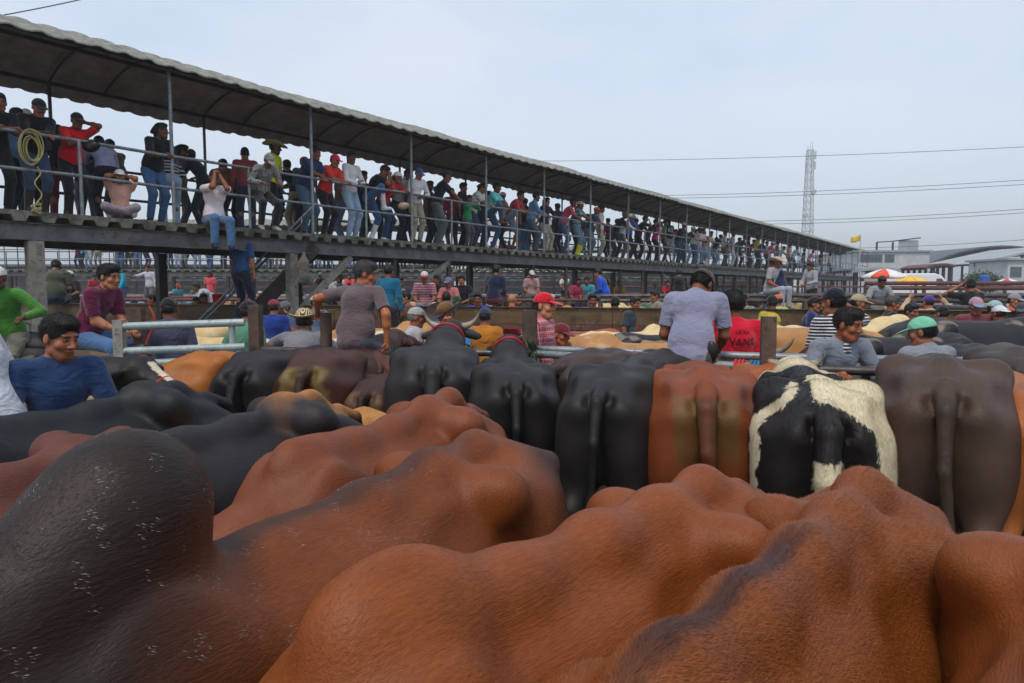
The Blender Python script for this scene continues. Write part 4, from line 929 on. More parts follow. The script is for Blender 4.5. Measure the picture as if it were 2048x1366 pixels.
# ------------------------------------------------------------------ people
def v3(*a): return np.array(a, float)
def nrm(v): return v/max(np.linalg.norm(v), 1e-9)
def ik(a, t, l1, l2, hint):
    d = t - a; L = np.linalg.norm(d); L = min(max(L, abs(l1-l2)+.02), (l1+l2)*.995); d = nrm(d); t = a + d*L
    x = (l1*l1 - l2*l2 + L*L)/(2*L); h = math.sqrt(max(l1*l1 - x*x, 0)); p = hint - d*(hint @ d)
    return a + d*x + nrm(p)*h, t
POSES = dict(
 stand=dict(),
 lean=dict(P=(0, -.16, .905), fl=(-.11,-.12,0), fr=(.11,-.08,0), L=30, hl=(.04, .36, 1.13), hr=(-.06, .38, 1.13), eh=(.55, .1, -1.2)),
 lean2=dict(P=(0, -.16, .89), L=24, hl=(-.20, .30, 1.10), hr=(.20, .30, 1.10), eh=(.5, -.6, -.6)),
 leanlow=dict(P=(0, -.26, .88), fl=(-.12,-.2,0), fr=(.12,-.12,0), L=50, hl=(-.02, .36, 1.13), hr=(.06, .38, 1.13), eh=(.8, .1, -.6)),
 hold=dict(P=(0, -.05, .92), L=6, hl=(-.10, .24, 1.06), hr=(.08, .26, 1.04), eh=(.8, -.4, -.6)),
 face=dict(P=(0, -.14, .905), fl=(-.11,-.1,0), fr=(.11,-.06,0), L=26, hl=(.02, .36, 1.12), hr=(.09, .25, 1.46), eh=(.6, .2, -1.1)),
 legup=dict(fl=(-.11,-.12,0), P=(0, -.16, .90), L=30, hl=(.02, .34, 1.12), hr=(.02, .34, 1.16), fr=(.06, .20, .62), kr=(.3, 1, .5), eh=(.5, .1, -1.1)),
 legface=dict(fl=(-.11,-.12,0), P=(0, -.16, .90), L=36, hl=(-.06, .30, 1.36), hr=(.05, .31, 1.38), fr=(.10, .22, .62), kr=(.3, 1, .5), eh=(.5, .2, -.9), hp=30),
 sit=dict(P=(0, .0, .10), L=16, hl=(-.12, .32, .17), hr=(.12, .32, .17), fl=(-.12, .44, -.38), fr=(.12, .44, -.38), kl=(0, .5, 1), kr=(0, .5, 1)),
 railsit=dict(P=(0, -.02, .10), L=24, hl=(-.08, .36, .20), hr=(.10, .34, .20), fl=(-.14, .26, -.62), fr=(.14, .26, -.62), kl=(-.1, .8, 1), kr=(.1, .8, 1)),
 cross=dict(P=(0, 0, .09), L=14, hl=(-.09, .14, .76), hr=(.09, .14, .76), fl=(.16, .24, .0), fr=(-.14, .34, .02), kl=(-1, .5, .3), kr=(1, .5, .3), eh=(.7, .3, -1.1)),
 headhands=dict(P=(0, 0, .10), L=10, hl=(-.03, .24, .78), hr=(.05, .24, .78), fl=(-.10, .50, -.45), fr=(.16, .48, -.42), kl=(0, .5, 1), kr=(0, .5, 1), eh=(.45, .5, -1.2), hp=-8),
 hip=dict(hl=(-.19, .02, .98), hr=(.27, .10, .82), eh=(1, -.4, 0)),
 raise1=dict(hl=(-.24, .10, .85), hr=(.30, .22, 1.62), eh=(1, -.2, -.6)),
 raise2=dict(hl=(-.30, .16, 1.66), hr=(.30, .16, 1.66), eh=(1, .0, -.5)),
 photo=dict(hl=(-.09, .28, 1.56), hr=(.12, .28, 1.56), eh=(1, .0, -.7)),
 point=dict(hl=(-.24, .05, .85), hr=(.16, .56, 1.30), eh=(.6, -.2, -.8)),
 bend=dict(P=(0, -.2, .9), L=60, hl=(-.15, .35, .80), hr=(.18, .38, .82), eh=(1, -.2, 0)),
)
RAILP = ('lean', 'lean2', 'leanlow', 'legup', 'face')
def skeleton(pose, over, s=1.0):
    p = dict(P=(0, 0, .92), L=4, sl=0, hl=(-.25, .06, .86), hr=(.25, .06, .86), fl=(-.11, 0, 0), fr=(.11, .03, 0), kl=(-.1, 1, 0), kr=(.1, 1, 0), eh=(.5, -.8, 0), hp=8, hy=0, tw=0, shw=.178)
    p.update(POSES[pose]); p.update(over); J = {}
    if pose in RAILP:
        for k_ in ('hl', 'hr'):
            if p[k_][2] < 1.25: p[k_] = (p[k_][0], p[k_][1], p[k_][2]/s)
    P = v3(*p['P']); L = R(p['L']); sl = R(p['sl'])
    def d(a): return nrm(v3(math.sin(sl)*math.cos(a), math.sin(a)*math.cos(sl), math.cos(a)*math.cos(sl)))
    W = P + .17*d(L*.45); Ch = W + .20*d(L*.95); Nk = Ch + .155*d(L*1.1); J.update(P=P, W=W, Ch=Ch, Nk=Nk)
    tw = R(p['tw']); rx = nrm(v3(math.cos(tw), math.sin(tw), -math.sin(sl))); J['rx'] = rx; up = d(L*1.0); J['up'] = up
    fw = np.cross(up, rx)*1.0; J['fw'] = nrm(np.cross(rx, up)*-1); 
    for s_, n in ((-1, 'l'), (1, 'r')):
        S_ = Nk - .05*up + rx*s_*p['shw'] + v3(0, .015, 0)
        h = v3(*p['h'+n]); e = v3(*p.get('e'+n, p['eh'])); e = e*v3(s_, 1, 1)
        E, Wr = ik(S_, h, .285, .25, e); J['S'+n], J['E'+n], J['H'+n] = S_, E, Wr
        Hp = P + v3(math.cos(tw*.3), math.sin(tw*.3), 0)*s_*.092 - v3(0, 0, .03); ft = v3(*p['f'+n]) + v3(0, -.02, .085)
        K, An = ik(Hp, ft, .435, .415, v3(*p['k'+n])); J['I'+n], J['K'+n], J['A'+n] = Hp, K, An
    hp, hy = R(p['hp']), R(p['hy'])
    f = v3(math.sin(hy)*math.cos(hp), math.cos(hy)*math.cos(hp), -math.sin(hp)); s_ = nrm(np.cross(f, v3(0, 0, 1))); u = np.cross(s_, f)
    J['hf'], J['hs'], J['hu'] = f, s_, u; J['HC'] = Nk + .055*up + .085*u + .028*f
    J['HM'] = np.stack([s_, f, u], 1); J['p'] = p
    return J
def hpnt(J, x, y, z): return J['HC'] + J['hs']*x + J['hf']*y + J['hu']*z
def body_sdf(J, fat=1.0, face=True, fem=False, bare=True):
    S = SDF(); up, rx = J['up'], J['rx']; M = np.stack([rx, J['fw'], up], 1); H = J['HM']; h = lambda *a: hpnt(J, *a)
    S.ell(J['P'], (.15, .105*min(fat, 1.1), .12), .05); S.ell(J['W'], (.13*min(fat, 1.1), .090*min(fat, 1.1), .14), .06, M=M); S.ell(J['Ch'], (.155, .105, .16), .06, M=M)
    S.cap(J['Sl']*.9+J['Sr']*.1, J['Sr']*.9+J['Sl']*.1, .055, k=.05)
    for n in 'lr':
        S.cap(J['S'+n], J['E'+n], .050, .038, .03); S.cap(J['E'+n]*.8 + J['S'+n]*.2, J['E'+n]*.6 + J['H'+n]*.4, .038, .041, .02); S.cap(J['E'+n], J['H'+n], .040, .025, .02)
        d = nrm(J['H'+n] - J['E'+n]); S.cap(J['H'+n], J['H'+n] + d*.065, .024, .028, .015)
        S.cap(J['I'+n], J['K'+n], .078, .050, .04); S.cap(J['K'+n], J['A'+n], .050, .034, .03); m = J['K'+n]*.68 + J['A'+n]*.32; S.ell(m - nrm(np.cross(nrm(J['A'+n]-J['K'+n]), v3(1, 0, 0)))*-.012, (.05, .055, .10), .04)
    # neck and head
    S.cap(J['Nk'] - up*.02, h(0, -.022, -.05), .054 if not fem else .045, .050 if not fem else .043, .035)
    S.ell(h(0, -.014, .028), (.077, .098, .095), .02, M=H)
    S.ell(h(0, .022, -.035), (.060, .068, .083), .03, M=H); S.cap(h(-.022, .055, -.100), h(.022, .055, -.100), .021, k=.03)
    if face:
        S.cap(h(-.048, .020, -.075), h(-.02, .055, -.10), .020, k=.03); S.cap(h(.048, .020, -.075), h(.02, .055, -.10), .020, k=.03)
        S.cap(h(-.036, .074, .024), h(.036, .074, .024), .013, k=.02)
        for s_ in (-1, 1):
            S.ell(h(s_*.032, .095, .004), (.019, .016, .012), .014, 's', M=H); S.ell(h(s_*.031, .073, .003), (.0145, .0135, .0115), .004, M=H)
            S.ell(h(s_*.045, .058, -.028), (.024, .020, .022), .02, M=H); S.ell(h(s_*.079, -.008, -.008), (.010, .020, .031), .008, M=H)
            S.ell(h(s_*.013, .091, -.036), (.009, .010, .008), .008, M=H)
        S.cap(h(0, .082, .012), h(0, .107, -.030), .008, .0125, .014)
        S.ell(h(0, .083, -.061), (.025, .012, .007), .006, M=H); S.ell(h(0, .081, -.073), (.021, .012, .008), .006, M=H)
    else:
        S.cap(h(0, .075, .01), h(0, .10, -.03), .012, .016, .02)
        for s_ in (-1, 1): S.ell(h(s_*.079, -.008, -.008), (.012, .020, .031), .01, M=H)
    return S
def finger_mesh(J, n, curl, q):
    m = MB(); d = nrm(J['H'+n] - J['E'+n]); s_ = 1 if n == 'r' else -1
    lat = nrm(np.cross(d, v3(0, 0, 1)) + 1e-6); nn = nrm(np.cross(lat, d))          # nn points up-ish; curl towards -nn
    if abs(d[2]) > .8: lat = nrm(v3(0, 1, 0) - d*d[1]); nn = nrm(np.cross(lat, d)); nn = nn*(1 if nn[0]*s_ > 0 else -1)
    base = J['H'+n] + d*.062
    ns = 8 if q < .012 else 5
    for i, (o_, L) in enumerate(zip((-.027, -.009, .009, .026), (.068, .078, .073, .058))):
        p = base + lat*o_; a = 0; pts = [p - d*.012]; 
        for k, fr in enumerate((.45, .32, .25)):
            a += R(curl*(.7 + .25*k) + 4*i); p = p + (d*math.cos(a) - nn*math.sin(a))*L*fr; pts.append(p)
        m.tube([Vector(x) for x in pts], [.0095, .0090, .0082, .0062], ns)
    # thumb leaves the side of the palm near its base
    sidev = lat*(1 if (lat @ J['rx'])*s_ < 0 else -1)
    p = J['H'+n] + d*.018 + sidev*.022; p1 = p + nrm(sidev*.9 + d*.9 - nn*.3)*.036; p2 = p1 + nrm(sidev*.25 + d - nn*.45)*.028
    m.tube([Vector(p - sidev*.01), Vector(p1), Vector(p2)], [.0125, .0105, .0075], ns)
    return m
def skin_colors(V, J, sk, beard=0, mou=None, brow=True):
    base = _a(col(sk)[:3]); c_ = np.tile(base, (len(V), 1)); P = V - J['HC']; x, y, z = P @ J['hs'], P @ J['hf'], P @ J['hu']; hd = (np.linalg.norm(P, axis=1) < .16)
    c_ *= (1 + .10*fbm(V, 25, 2, 2))[:, None]
    def blend(m, cc, a=1.0):
        m = (m*hd*a)[:, None]; c_[:] = c_*(1 - m) + _a(cc)[None]*m
    fr = sstep(.02, .05, y)
    blend(fr*sstep(.03, .0, np.abs(z + .03))*sstep(.06, .02, np.abs(x)), base*_a((1.15, .85, .8)), .4)
    if beard: blend(sstep(.0, .03, y)*sstep(-.035, -.055, z)*sstep(-.16, -.12, z), base*.35, beard)
    blend(fr*sstep(.0035, .0015, np.abs(z + .067 - .05*x*x))*sstep(.026, .02, np.abs(x))*sstep(.06, .07, y), base*.25, .8)
    blend(fr*sstep(.014, .009, np.abs(z + .067))*sstep(.028, .02, np.abs(x))*sstep(.07, .08, y), base*_a((.95, .6, .55)), .7)
    if mou: blend(fr*sstep(.010, .006, np.abs(z + .050 + .25*np.abs(x)*.3))*sstep(.036, .028, np.abs(x))*sstep(.06, .072, y), col(mou)[:3], .95)
    if brow: blend(fr*sstep(.0065, .0035, np.abs(z - .027 + .25*(np.abs(x)-.03)**2*8))*sstep(.026, .020, np.abs(np.abs(x) - .033)), (.012, .009, .008), .9)
    ex = np.abs(x) - .031; ez = z - .003
    eye = (np.abs(ex) < .0105) & (np.abs(ez) < .0032) & (y > .07) & hd
    lid = (np.abs(ex) < .016) & (np.abs(ez) < .0075) & (y > .06) & hd; c_[lid] = base*.5
    c_[eye] = (.20, .17, .15); c_[eye & (np.abs(ex) < .0062)] = (.015, .010, .008)
    return np.clip(c_, .003, .9)
def shirt_sdf(J, sleeve, fat, loose=.012, hem=0):
    S = SDF(); up, rx = J['up'], J['rx']; M = np.stack([rx, J['fw'], up], 1); l = loose
    S.ell(J['P'] + up*.02 - up*hem, (.158 + l, .112*fat + l, .115), .05, M=M); S.ell(J['W'] + .03*(fat-1)*J['fw'], (.135*fat + l, .10*fat + l, .15), .06, M=M); S.ell(J['Ch'], (.162 + l, .112*min(fat, 1.15) + l, .165), .06, M=M)
    S.ell(J['W']*.5 + J['P']*.5, (.145*fat + l, .105*fat + l, .12), .05, M=M)
    a, b = J['Sl']*.86+J['Sr']*.14, J['Sr']*.86+J['Sl']*.14
    S.cap(a, b, .056 + l*.6, k=.05); S.cap(J['Nk']-up*.035, J['Nk']+up*.012, .068, .060, .035)
    for n in 'lr':
        if sleeve == 'none': continue
        e = J['E'+n]; s0 = J['S'+n]
        if sleeve == 'short': S.cap(s0, s0 + (e - s0)*.78, .054 + l*.6, .050 + l, .04, flat=True)
        else:
            S.cap(s0, e, .058 + l*.5, .048 + l*.5, .04); S.cap(e, e + (J['H'+n] - e)*.93, .047 + l*.6, .034 + l*.5, .02, flat=True)
    S.p.append(('c', J['Nk'] + up*.06 + J['fw']*.01, J['Nk'] + up*.2, .062, .062, .01, 's', None, None))
    return S
def pants_sdf(J, kind, fat, loose=.010):
    S = SDF(); l = loose; P = J['P']
    S.ell(P - v3(0, 0, .005), (.158 + l, .115*max(fat, 1.0) + l, .125), .05)
    for n in 'lr':
        I, K, A = J['I'+n], J['K'+n], J['A'+n]
        if kind == 'short': S.cap(I, I + (K - I)*.86, .088 + l, .074 + l, .04, flat=True); continue
        S.cap(I, K, .090 + l, .062 + l, .04)
        if kind == 'boot': S.cap(K, K + (A - K)*.35, .062 + l, .058 + l, .02, flat=True)
        else: S.cap(K, A, .060 + l, .047 + l, .03, flat=True)
    return S
def put(name, S, h, mat, root, color, J=None, wr=0, cols=None, seed=0, it=2, shade=None):
    V, Q = S.mesh(h)
    if len(V) == 0: return None
    V = relax(V, Q, it)
    if wr:
        n = fbm(V*_a((1, 1, 1.7)), 26, seed, 2); m = fbm(V*_a((1.3, 1, .8)), 60, seed+1, 1)
        V = V + np.stack([n*.6, n, m*.4], 1)*wr
    return obj(name, mesh_np(name, V, Q, True), mat, root, color)
SKN = ['8a5a42', '7c4e38', '96664b', '6d4431', '85563c']
PC = [0]
def person(label, at, face=0, pose='stand', H=1.68, skin=None, shirt='777777', sleeve='short', smat=None, pants='1d2a44', pk='long', shoes='222222', boot=None,
           head=None, hc='222222', hair='short', hcol='0d0b0a', q=.014, fat=1.0, fem=False, beard=0, mou=None, group=None, name='person', fingers=True, wr=None, hem=0, curl=30, brimc=None, **over):
    if pants: pc_ = [int(pants[i:i+2], 16) for i in (0, 2, 4)]; g_ = sum(pc_)/3; pants = ''.join('%02x' % int(v*.62 + g_*.38) for v in pc_)
    PC[0] += 1; seed = PC[0]; skin = skin or SKN[seed % 5]
    s = H/1.7; J = skeleton(pose, over, s); root = thing(name, label, 'person', at, R(180 + face), group); root.scale = (s, s, s)
    fc = q <= .016
    S = body_sdf(J, fat, fc, fem); HM = J['HM']; h = lambda *a: hpnt(J, *a)
    if fc:
        c = J['HC']; ch = c - J['hu']*.155; hq = q*.42 if q < .01 else q*.45
        V1, Q1 = S.mesh(q, None)
        # head refined separately from the same surface, joined at the neck
        keep = ((V1 - ch) @ J['hu']) < 0
        near = np.linalg.norm(V1 - c, axis=1) < .20
        rm = (~keep) & near; Q1 = Q1[~rm[Q1].all(1)]
        V2, Q2 = S.mesh(hq, (c - .19, c + .19)); V2 = relax(V2, Q2, 1); k2 = ((V2 - ch) @ J['hu']) > -.012; Q2 = Q2[k2[Q2].all(1)]
        V1 = relax(V1, Q1, 1); V = np.concatenate([V1, V2]); Q = np.concatenate([Q1, Q2 + len(V1)])
        used = np.zeros(len(V), bool); used[Q.ravel()] = True; mp_ = np.cumsum(used) - 1; V = V[used]; Q = mp_[Q]
    else:
        V, Q = S.mesh(q); V = relax(V, Q, 1)
    cc = skin_colors(V, J, skin, beard, mou)
    if fingers:
        for n in 'lr':
            m = finger_mesh(J, n, over.get('curl'+n, curl), q); fv = np.array(m.v); F_ = [f for f in m.f if len(f) == 4]
            for f in m.f:
                if len(f) > 4: F_ += [(f[0], f[i], f[i+1], f[min(i+2, len(f)-1)]) for i in range(1, len(f)-1, 2) if f[min(i+2, len(f)-1)] != f[i+1]]
            Q = np.concatenate([Q, np.array(F_) + len(V)]); V = np.concatenate([V, fv]); cc = np.concatenate([cc, np.tile(_a(col(skin)[:3])*.95, (len(fv), 1))])
    obj('body', mesh_np('person_body', V, Q, True, cc), SKIN, root)
    w_ = (.0045 if wr is None else wr)
    put('shirt', shirt_sdf(J, sleeve, fat, .014 if fc else .018, hem), q, smat or CL, root, col(shirt), J, w_, seed=seed)
    pk2 = 'boot' if boot else pk
    if pants: put('trousers' if pk != 'short' else 'shorts', pants_sdf(J, pk2, fat), q, DENIM, root, col(pants), J, w_, seed=seed+50)
    for n in 'lr':
        K, A = J['K'+n], J['A'+n]; S2 = SDF(); sh = nrm(A - K); f = v3(0, 1, 0) if sh[2] < -.45 else nrm(v3(0, .6, .6)); f = nrm(f - sh*(f @ sh)*.9); f = nrm(f + v3((.18 if n == 'r' else -.18), 0, 0)); dn = nrm(sh + v3(0, 0, -.3))
        a = A + dn*.045 - f*.03; b = A + dn*.055 + f*.15
        S2.cap(a, b, .043, .036, .03); S2.cap(A, a + f*.03, .045, .04, .03)
        if boot: S2.cap(K + (A-K)*.28, A, .062, .050, .03)
        put('boot' if boot else 'shoe', S2, max(q*.8, .008), RUBBER if boot else PLASTIC, root, col(boot or shoes))
    qh = max(q*.6, .005)
    if hair != 'bald' and (head != 'cap' or q < .02):
        S3 = SDF(); cu = [(J['hf'], h(0, .052, 0))] if False else None
        if head is None:
            S3.ell(h(0, -.018, .034), (.083, .106, .102), .01, M=HM); S3.ell(h(0, .035, .095), (.062, .06, .035), .03, M=HM)
            S3.ell(h(0, .125, -.022), (.086, .085, .098), .012, 's', M=HM); 
            for s_ in (-1, 1): S3.ell(h(s_*.095, .012, -.032), (.03, .036, .042), .01, 's', M=HM)
            S3.p.append(('e', h(0, 0, -.15), _a((.14, .16, .105)), HM, .012, 's', None))
        else:
            S3.ell(h(0, -.024, .005), (.0785, .092, .082), .01, M=HM); S3.ell(h(0, .085, -.03), (.11, .085, .12), .01, 's', M=HM); S3.ell(h(0, 0, -.16), (.14, .16, .125), .01, 's', M=HM)
        if hair in ('long', 'pony'):
            S3.cap(h(0, -.095, .02), h(0, -.10, -.16 if hair == 'pony' else -.2), .045 if hair == 'pony' else .07, .02 if hair == 'pony' else .05, .03)
            if hair == 'pony': S3.cap(h(0, -.12, .03), h(0, -.15, -.02), .028, .03, .02)
        V, Q = S3.mesh(qh)
        if len(V):
            V = relax(V, Q, 1); V = V + .0055*np.stack([fbm(V, 120, 1), fbm(V, 110, 2), fbm(V, 115, 3)], 1); ho_ = obj('hair', mesh_np('hair', V, Q), HAIR, root, col(hcol))
            if q < .0085: strands(ho_, V, Q, J, col(hcol))
    if head == 'cap':
        back = over.get('capback', False); sg = -1 if back else 1; rot = R(over.get('capr', 0))
        S4 = SDF(); ql = h(0, 0, .030); S4.ell(h(0, -.012, .032), (.089, .110, .098), .01, M=HM, cut=[(-J['hu'], ql)]); S4.ell(h(0, 0, .126), (.008, .008, .006), .004, M=HM)
        if back: S4.ell(h(0, .115, .045), (.035, .04, .03), .004, 's', M=HM)
        cp = put('cap', S4, qh, CL if over.get('capm') is None else over['capm'], root, col(hc), it=1)
        S5 = SDF(); tl = R(14); fb = nrm(J['hf']*math.cos(tl)*sg - J['hu']*math.sin(tl)); ub = nrm(np.cross(J['hs']*sg, fb)); MB_ = np.stack([J['hs'], fb, ub], 1)
        S5.ell(h(0, sg*.085, .038) + fb*.03, (.072, .082, .0085), .01, M=MB_, cut=[(-fb, h(0, sg*.070, .03))]); put('cap_brim', S5, min(qh, .007) if q < .016 else .011, CL, cp, col(brimc or hc), it=1)
    if head in ('hat', 'straw'):
        hm = CL if head == 'hat' else STRAW
        S4 = SDF(); S4.ell(h(0, -.012, .055), (.088, .108, .092), .01, M=HM, cut=[(-J['hu'], h(0, 0, .035))]); S4.ell(h(0, -.01, .165), (.03, .07, .03), .03, 's', M=HM)
        cp = put('hat_crown', S4, qh, hm, root, col(hc), it=1); m = MB(); n = 40; rows = [(.08, .04), (.13, .036), (.175, .04), (.20, .052), (.205, .056)]; V = []
        for sgn in (0, 1):
            for r_, z_ in rows:
                for k in range(n):
                    a = 2*PI*k/n; zz = z_ + .055*abs(math.cos(a))**2.2*((r_-.08)/.12)**1.6 - .02*abs(math.sin(a))**2*((r_-.08)/.12) - .005*sgn; V.append(h(math.cos(a)*r_*.95, math.sin(a)*r_*1.12 - .01, zz))
        F_ = []; nr = len(rows)
        for i in range(nr-1):
            for k in range(n): F_.append((i*n+k, i*n+(k+1) % n, (i+1)*n+(k+1) % n, (i+1)*n+k)); o_ = nr*n; F_.append((o_+(i+1)*n+k, o_+(i+1)*n+(k+1) % n, o_+i*n+(k+1) % n, o_+i*n+k))
        i = nr-1
        for k in range(n): F_.append((i*n+k, i*n+(k+1) % n, nr*n+i*n+(k+1) % n, nr*n+i*n+k))
        obj('hat_brim', mesh_np('hat_brim', V, F_), hm, root, col(brimc or hc))
    root['_i'] = seed
    return root, J, s
def straw_mat():
    m, t, p = newmat('woven_straw'); k = N(t, 'ShaderNodeTexCoord'); s_ = N(t, 'ShaderNodeSeparateXYZ'); t.links.new(k.outputs['Object'], s_.inputs[0])
    wv = N(t, 'ShaderNodeTexWave', wave_type='RINGS', rings_direction='Z'); wv.inputs['Scale'].default_value = 17; wv.inputs['Distortion'].default_value = .4
    t.links.new(k.outputs['Object'], wv.inputs['Vector'])
    t.links.new(ramp(t, wv.outputs['Fac'], [(.5, (.60, .48, .25)), (.58, (.025, .02, .018))]), p.inputs['Base Color']); setin(p, .7); bump(t, p, noise(t, 130, 2), .002, .5); return m
STRAW = straw_mat()
STRIPE_W = cloth('striped_cloth', 'stripe', (.62, .62, .62, 1), 36)
STRIPE_T = cloth('thin_striped_cloth', 'stripe', (.55, .55, .6, 1), 14)
PLAID = cloth('plaid_cloth', 'plaid', (.62, .40, .42, 1), 38)
PLAID_G = cloth('green_plaid', 'plaid', (.55, .58, .50, 1), 16, (.03, .10, .12, 1))
CAMO = cloth('camo_cloth', 'camo', freq=16)
PRINT = cloth('printed_cloth', 'print', (.03, .03, .03, 1), 38)
HEATHER = cloth('heather_cloth', 'stripe', (.11, .085, .09, 1), 90)
def strands(par, V, Q, J, c_, n=9000, ln=.013, wd=.0011):
    rs = np.random.RandomState(9); P = V[Q]; a = np.cross(P[:, 2] - P[:, 0], P[:, 3] - P[:, 1])*.5; ar = np.linalg.norm(a, axis=1); nr = a/np.maximum(ar, 1e-9)[:, None]
    f = rs.choice(len(Q), n, p=ar/ar.sum()); u, v = rs.rand(n, 1), rs.rand(n, 1); q = P[f]; p = (q[:, 0]*(1-u) + q[:, 1]*u)*(1-v) + (q[:, 3]*(1-u) + q[:, 2]*u)*v; nn = nr[f]
    fl = nn*.55 - J['hu'][None]*.35 + J['hf'][None]*.25*np.sign((p - J['HC']) @ J['hf'])[:, None] + rs.normal(size=(n, 3))*.28; fl /= np.linalg.norm(fl, axis=1)[:, None]
    sd_ = np.cross(fl, rs.normal(size=(n, 3))); sd_ /= np.linalg.norm(sd_, axis=1)[:, None]; L = ln*rs.uniform(.5, 1.4, (n, 1)); W = wd*.5
    VV = np.stack([p - sd_*W, p + sd_*W, p + fl*L + sd_*W*.3, p + fl*L - sd_*W*.3], 1).reshape(-1, 3)
    obj('hair_strands', mesh_np('hair_strands', VV, np.arange(n*4).reshape(-1, 4), False), HAIR, par, c_)
def text_on(root, J, s, S, txt, org, right, up, size, color, mat=None, name='lettering', depth=None):
    """lettering wrapped onto a garment: glyph vertices slide inward along the normal until they meet the garment surface"""
    cu = bpy.data.curves.new(name, 'FONT'); cu.body = txt; cu.size = size; cu.align_x = 'CENTER'; cu.resolution_u = 2
    o_ = bpy.data.objects.new('tmp', cu); C.objects.link(o_); dg = bpy.context.evaluated_depsgraph_get(); me = bpy.data.meshes.new_from_object(o_.evaluated_get(dg)); bpy.data.objects.remove(o_)
    import bmesh
    bm = bmesh.new(); bm.from_mesh(me); bmesh.ops.triangulate(bm, faces=bm.faces); bmesh.ops.subdivide_edges(bm, edges=[e for e in bm.edges if e.calc_length() > size*.3], cuts=1); bm.to_mesh(me); bm.free()
    P = np.array([v.co[:] for v in me.vertices]); right, up = nrm(_a(right)), nrm(_a(up)); nn = nrm(np.cross(right, up)); X = _a(org) + P[:, :1]*right + P[:, 1:2]*up + nn*.2
    for _ in range(40): X = X - nn*np.clip(S.at(X) - .007, -.01, .05)[:, None]
    for v, x in zip(me.vertices, X): v.co = x
    return obj(name, me, mat or CL, root, color)
GW = 'onlookers on the near raised walkway'
FD = 54.0
def deck_s(px, n):
    lo_, hi_ = -4.5, 73.9
    for _ in range(40):
        m_ = (lo_+hi_)/2; p = W1.P(m_, n, 0); dz = 1.0 + p.z - CAM_Z; dep = p.y*_c - dz*_s
        if 1024 + F*p.x/dep < px: lo_ = m_
        else: hi_ = m_
    return m_
def dk(px, label, n=.42, face=0, pose='lean', **k):
    s_ = deck_s(px, n); p = W1.P(s_, n, k.pop('dz', 0.0) + .004); d = p.y
    for kk_ in ('shirt', 'pants', 'hc', 'boot'):
        if k.get(kk_): k[kk_] = ''.join('%02x' % min(225, int(int(k[kk_][i:i+2], 16)*1.2 + 9)) for i in (0, 2, 4))
    hf_ = 1.03 + .09*min(max((px-300)/400, 0), 1); k['H'] = k.get('H', 1.68)*hf_
    q = k.pop('q', .0125 if d < 15 else (.015 if d < 24 else .026))
    return person(label, tuple(p), FD + face, pose, q=q, group=GW, fingers=d < 24, **k)
dk(-2, 'woman in a black t-shirt at the left end of the walkway rail', shirt='101012', pants='141416', hcol='2a1812', hair='long', fem=True, H=1.66, hy=10)
r, J, s = dk(74, 'moustached man in black long sleeves and black cap leaning over the coiled rope', shirt='0e0f12', sleeve='long', pants='1c3a5c', boot='2a2624', head='cap', hc='16181c', mou='0c0a09', H=1.70, hp=22, hl=(.10, .36, 1.13), hr=(.02, .37, 1.10))
dk(150, 'man in a red t-shirt and black cap holding one hand to his ear', shirt='a00d18', pants='14161c', boot='1d1a19', head='cap', hc='121214', H=1.60, fat=1.15, hp=14, hr=(-.04, .36, 1.12), hl=(-.12, .10, 1.50), el=(.9, .2, -1.6))
dk(118, 'figure in a dark jacket and red trousers behind the man in red', n=1.5, face=150, pose='stand', shirt='1a171c', sleeve='long', pants='7c0f1a', H=1.55)
dk(205, 'person in a lavender sweatshirt bending forward with their back turned', n=1.3, face=170, pose='leanlow', shirt='8d90ac', sleeve='long', pants='1c1e24', H=1.66)
dk(228, 'man in an olive brown jacket facing away at the back rail', n=1.9, face=180, pose='lean', shirt='4a4238', sleeve='long', pants='1f2a38', H=1.62)
dk(236, 'child in a salmon t-shirt and white cap sitting cross legged on the deck edge', n=.30, face=-18, pose='cross', shirt='c98a7c', pants='6c5f6c', shoes='cfcac0', head='cap', hc='d8d2d0', H=1.50, fem=True, hair='long', hp=0)
dk(316, 'woman in a black v-neck and tight blue jeans looking right', face=5, pose='lean', shirt='0f1014', pants='1f4f86', hair='pony', fem=True, fat=1.12, H=1.68, hy=-40, hp=0, hl=(.0, .36, 1.10), hr=(.08, .38, 1.10))
dk(338, 'person in a navy and white striped shirt and pale jeans behind the woman in black', n=1.3, face=160, pose='bend', shirt='12151f', smat=STRIPE_T, pants='7f96b8', H=1.6)
dk(394, 'man in a dark t-shirt and cap reaching along the back rail to the left', n=1.7, face=-150, pose='lean', shirt='171b22', pants='1d2530', head='cap', hc='231c1a', H=1.62, hr=(.5, .36, 1.15), er=(.4, -.3, -.6), hy=20)
r, J, s = dk(425, 'man in a pale pink t-shirt and jeans sitting with his legs over the deck edge', n=-.02, face=-12, pose='headhands', shirt='c6a9ad', pants='1d4a7e', shoes='1a2440', H=1.72, hcol='17110f')
dk(455, 'stooping man in an ochre brown t-shirt seen from behind', n=1.75, face=175, pose='leanlow', shirt='553719', pants='16242f', H=1.66)
dk(522, 'boy in a grey camouflage jacket and cap sitting on the middle rail', n=.08, dz=.60, face=-8, pose='railsit', shirt='808080', smat=CAMO, sleeve='long', pants='101218', shoes='8a8c90', head='cap', hc='606468', capm=CAMO, H=1.55, hp=38, L=34, hl=(-.16, .40, .25), hr=(.18, .40, .22))
dk(545, 'man in a yellow t-shirt and striped straw hat behind the boy in camouflage', n=1.0, face=30, pose='stand', shirt='c9b414', pants='12131a', pk='short', head='straw', H=1.76, hy=-15, skin='4b2f22')
dk(583, 'man in a short black t-shirt and beige trousers at the back rail', n=1.7, face=190, pose='lean', shirt='16171a', pants='7c7058', H=1.68, hcol='0b0908', hy=20)
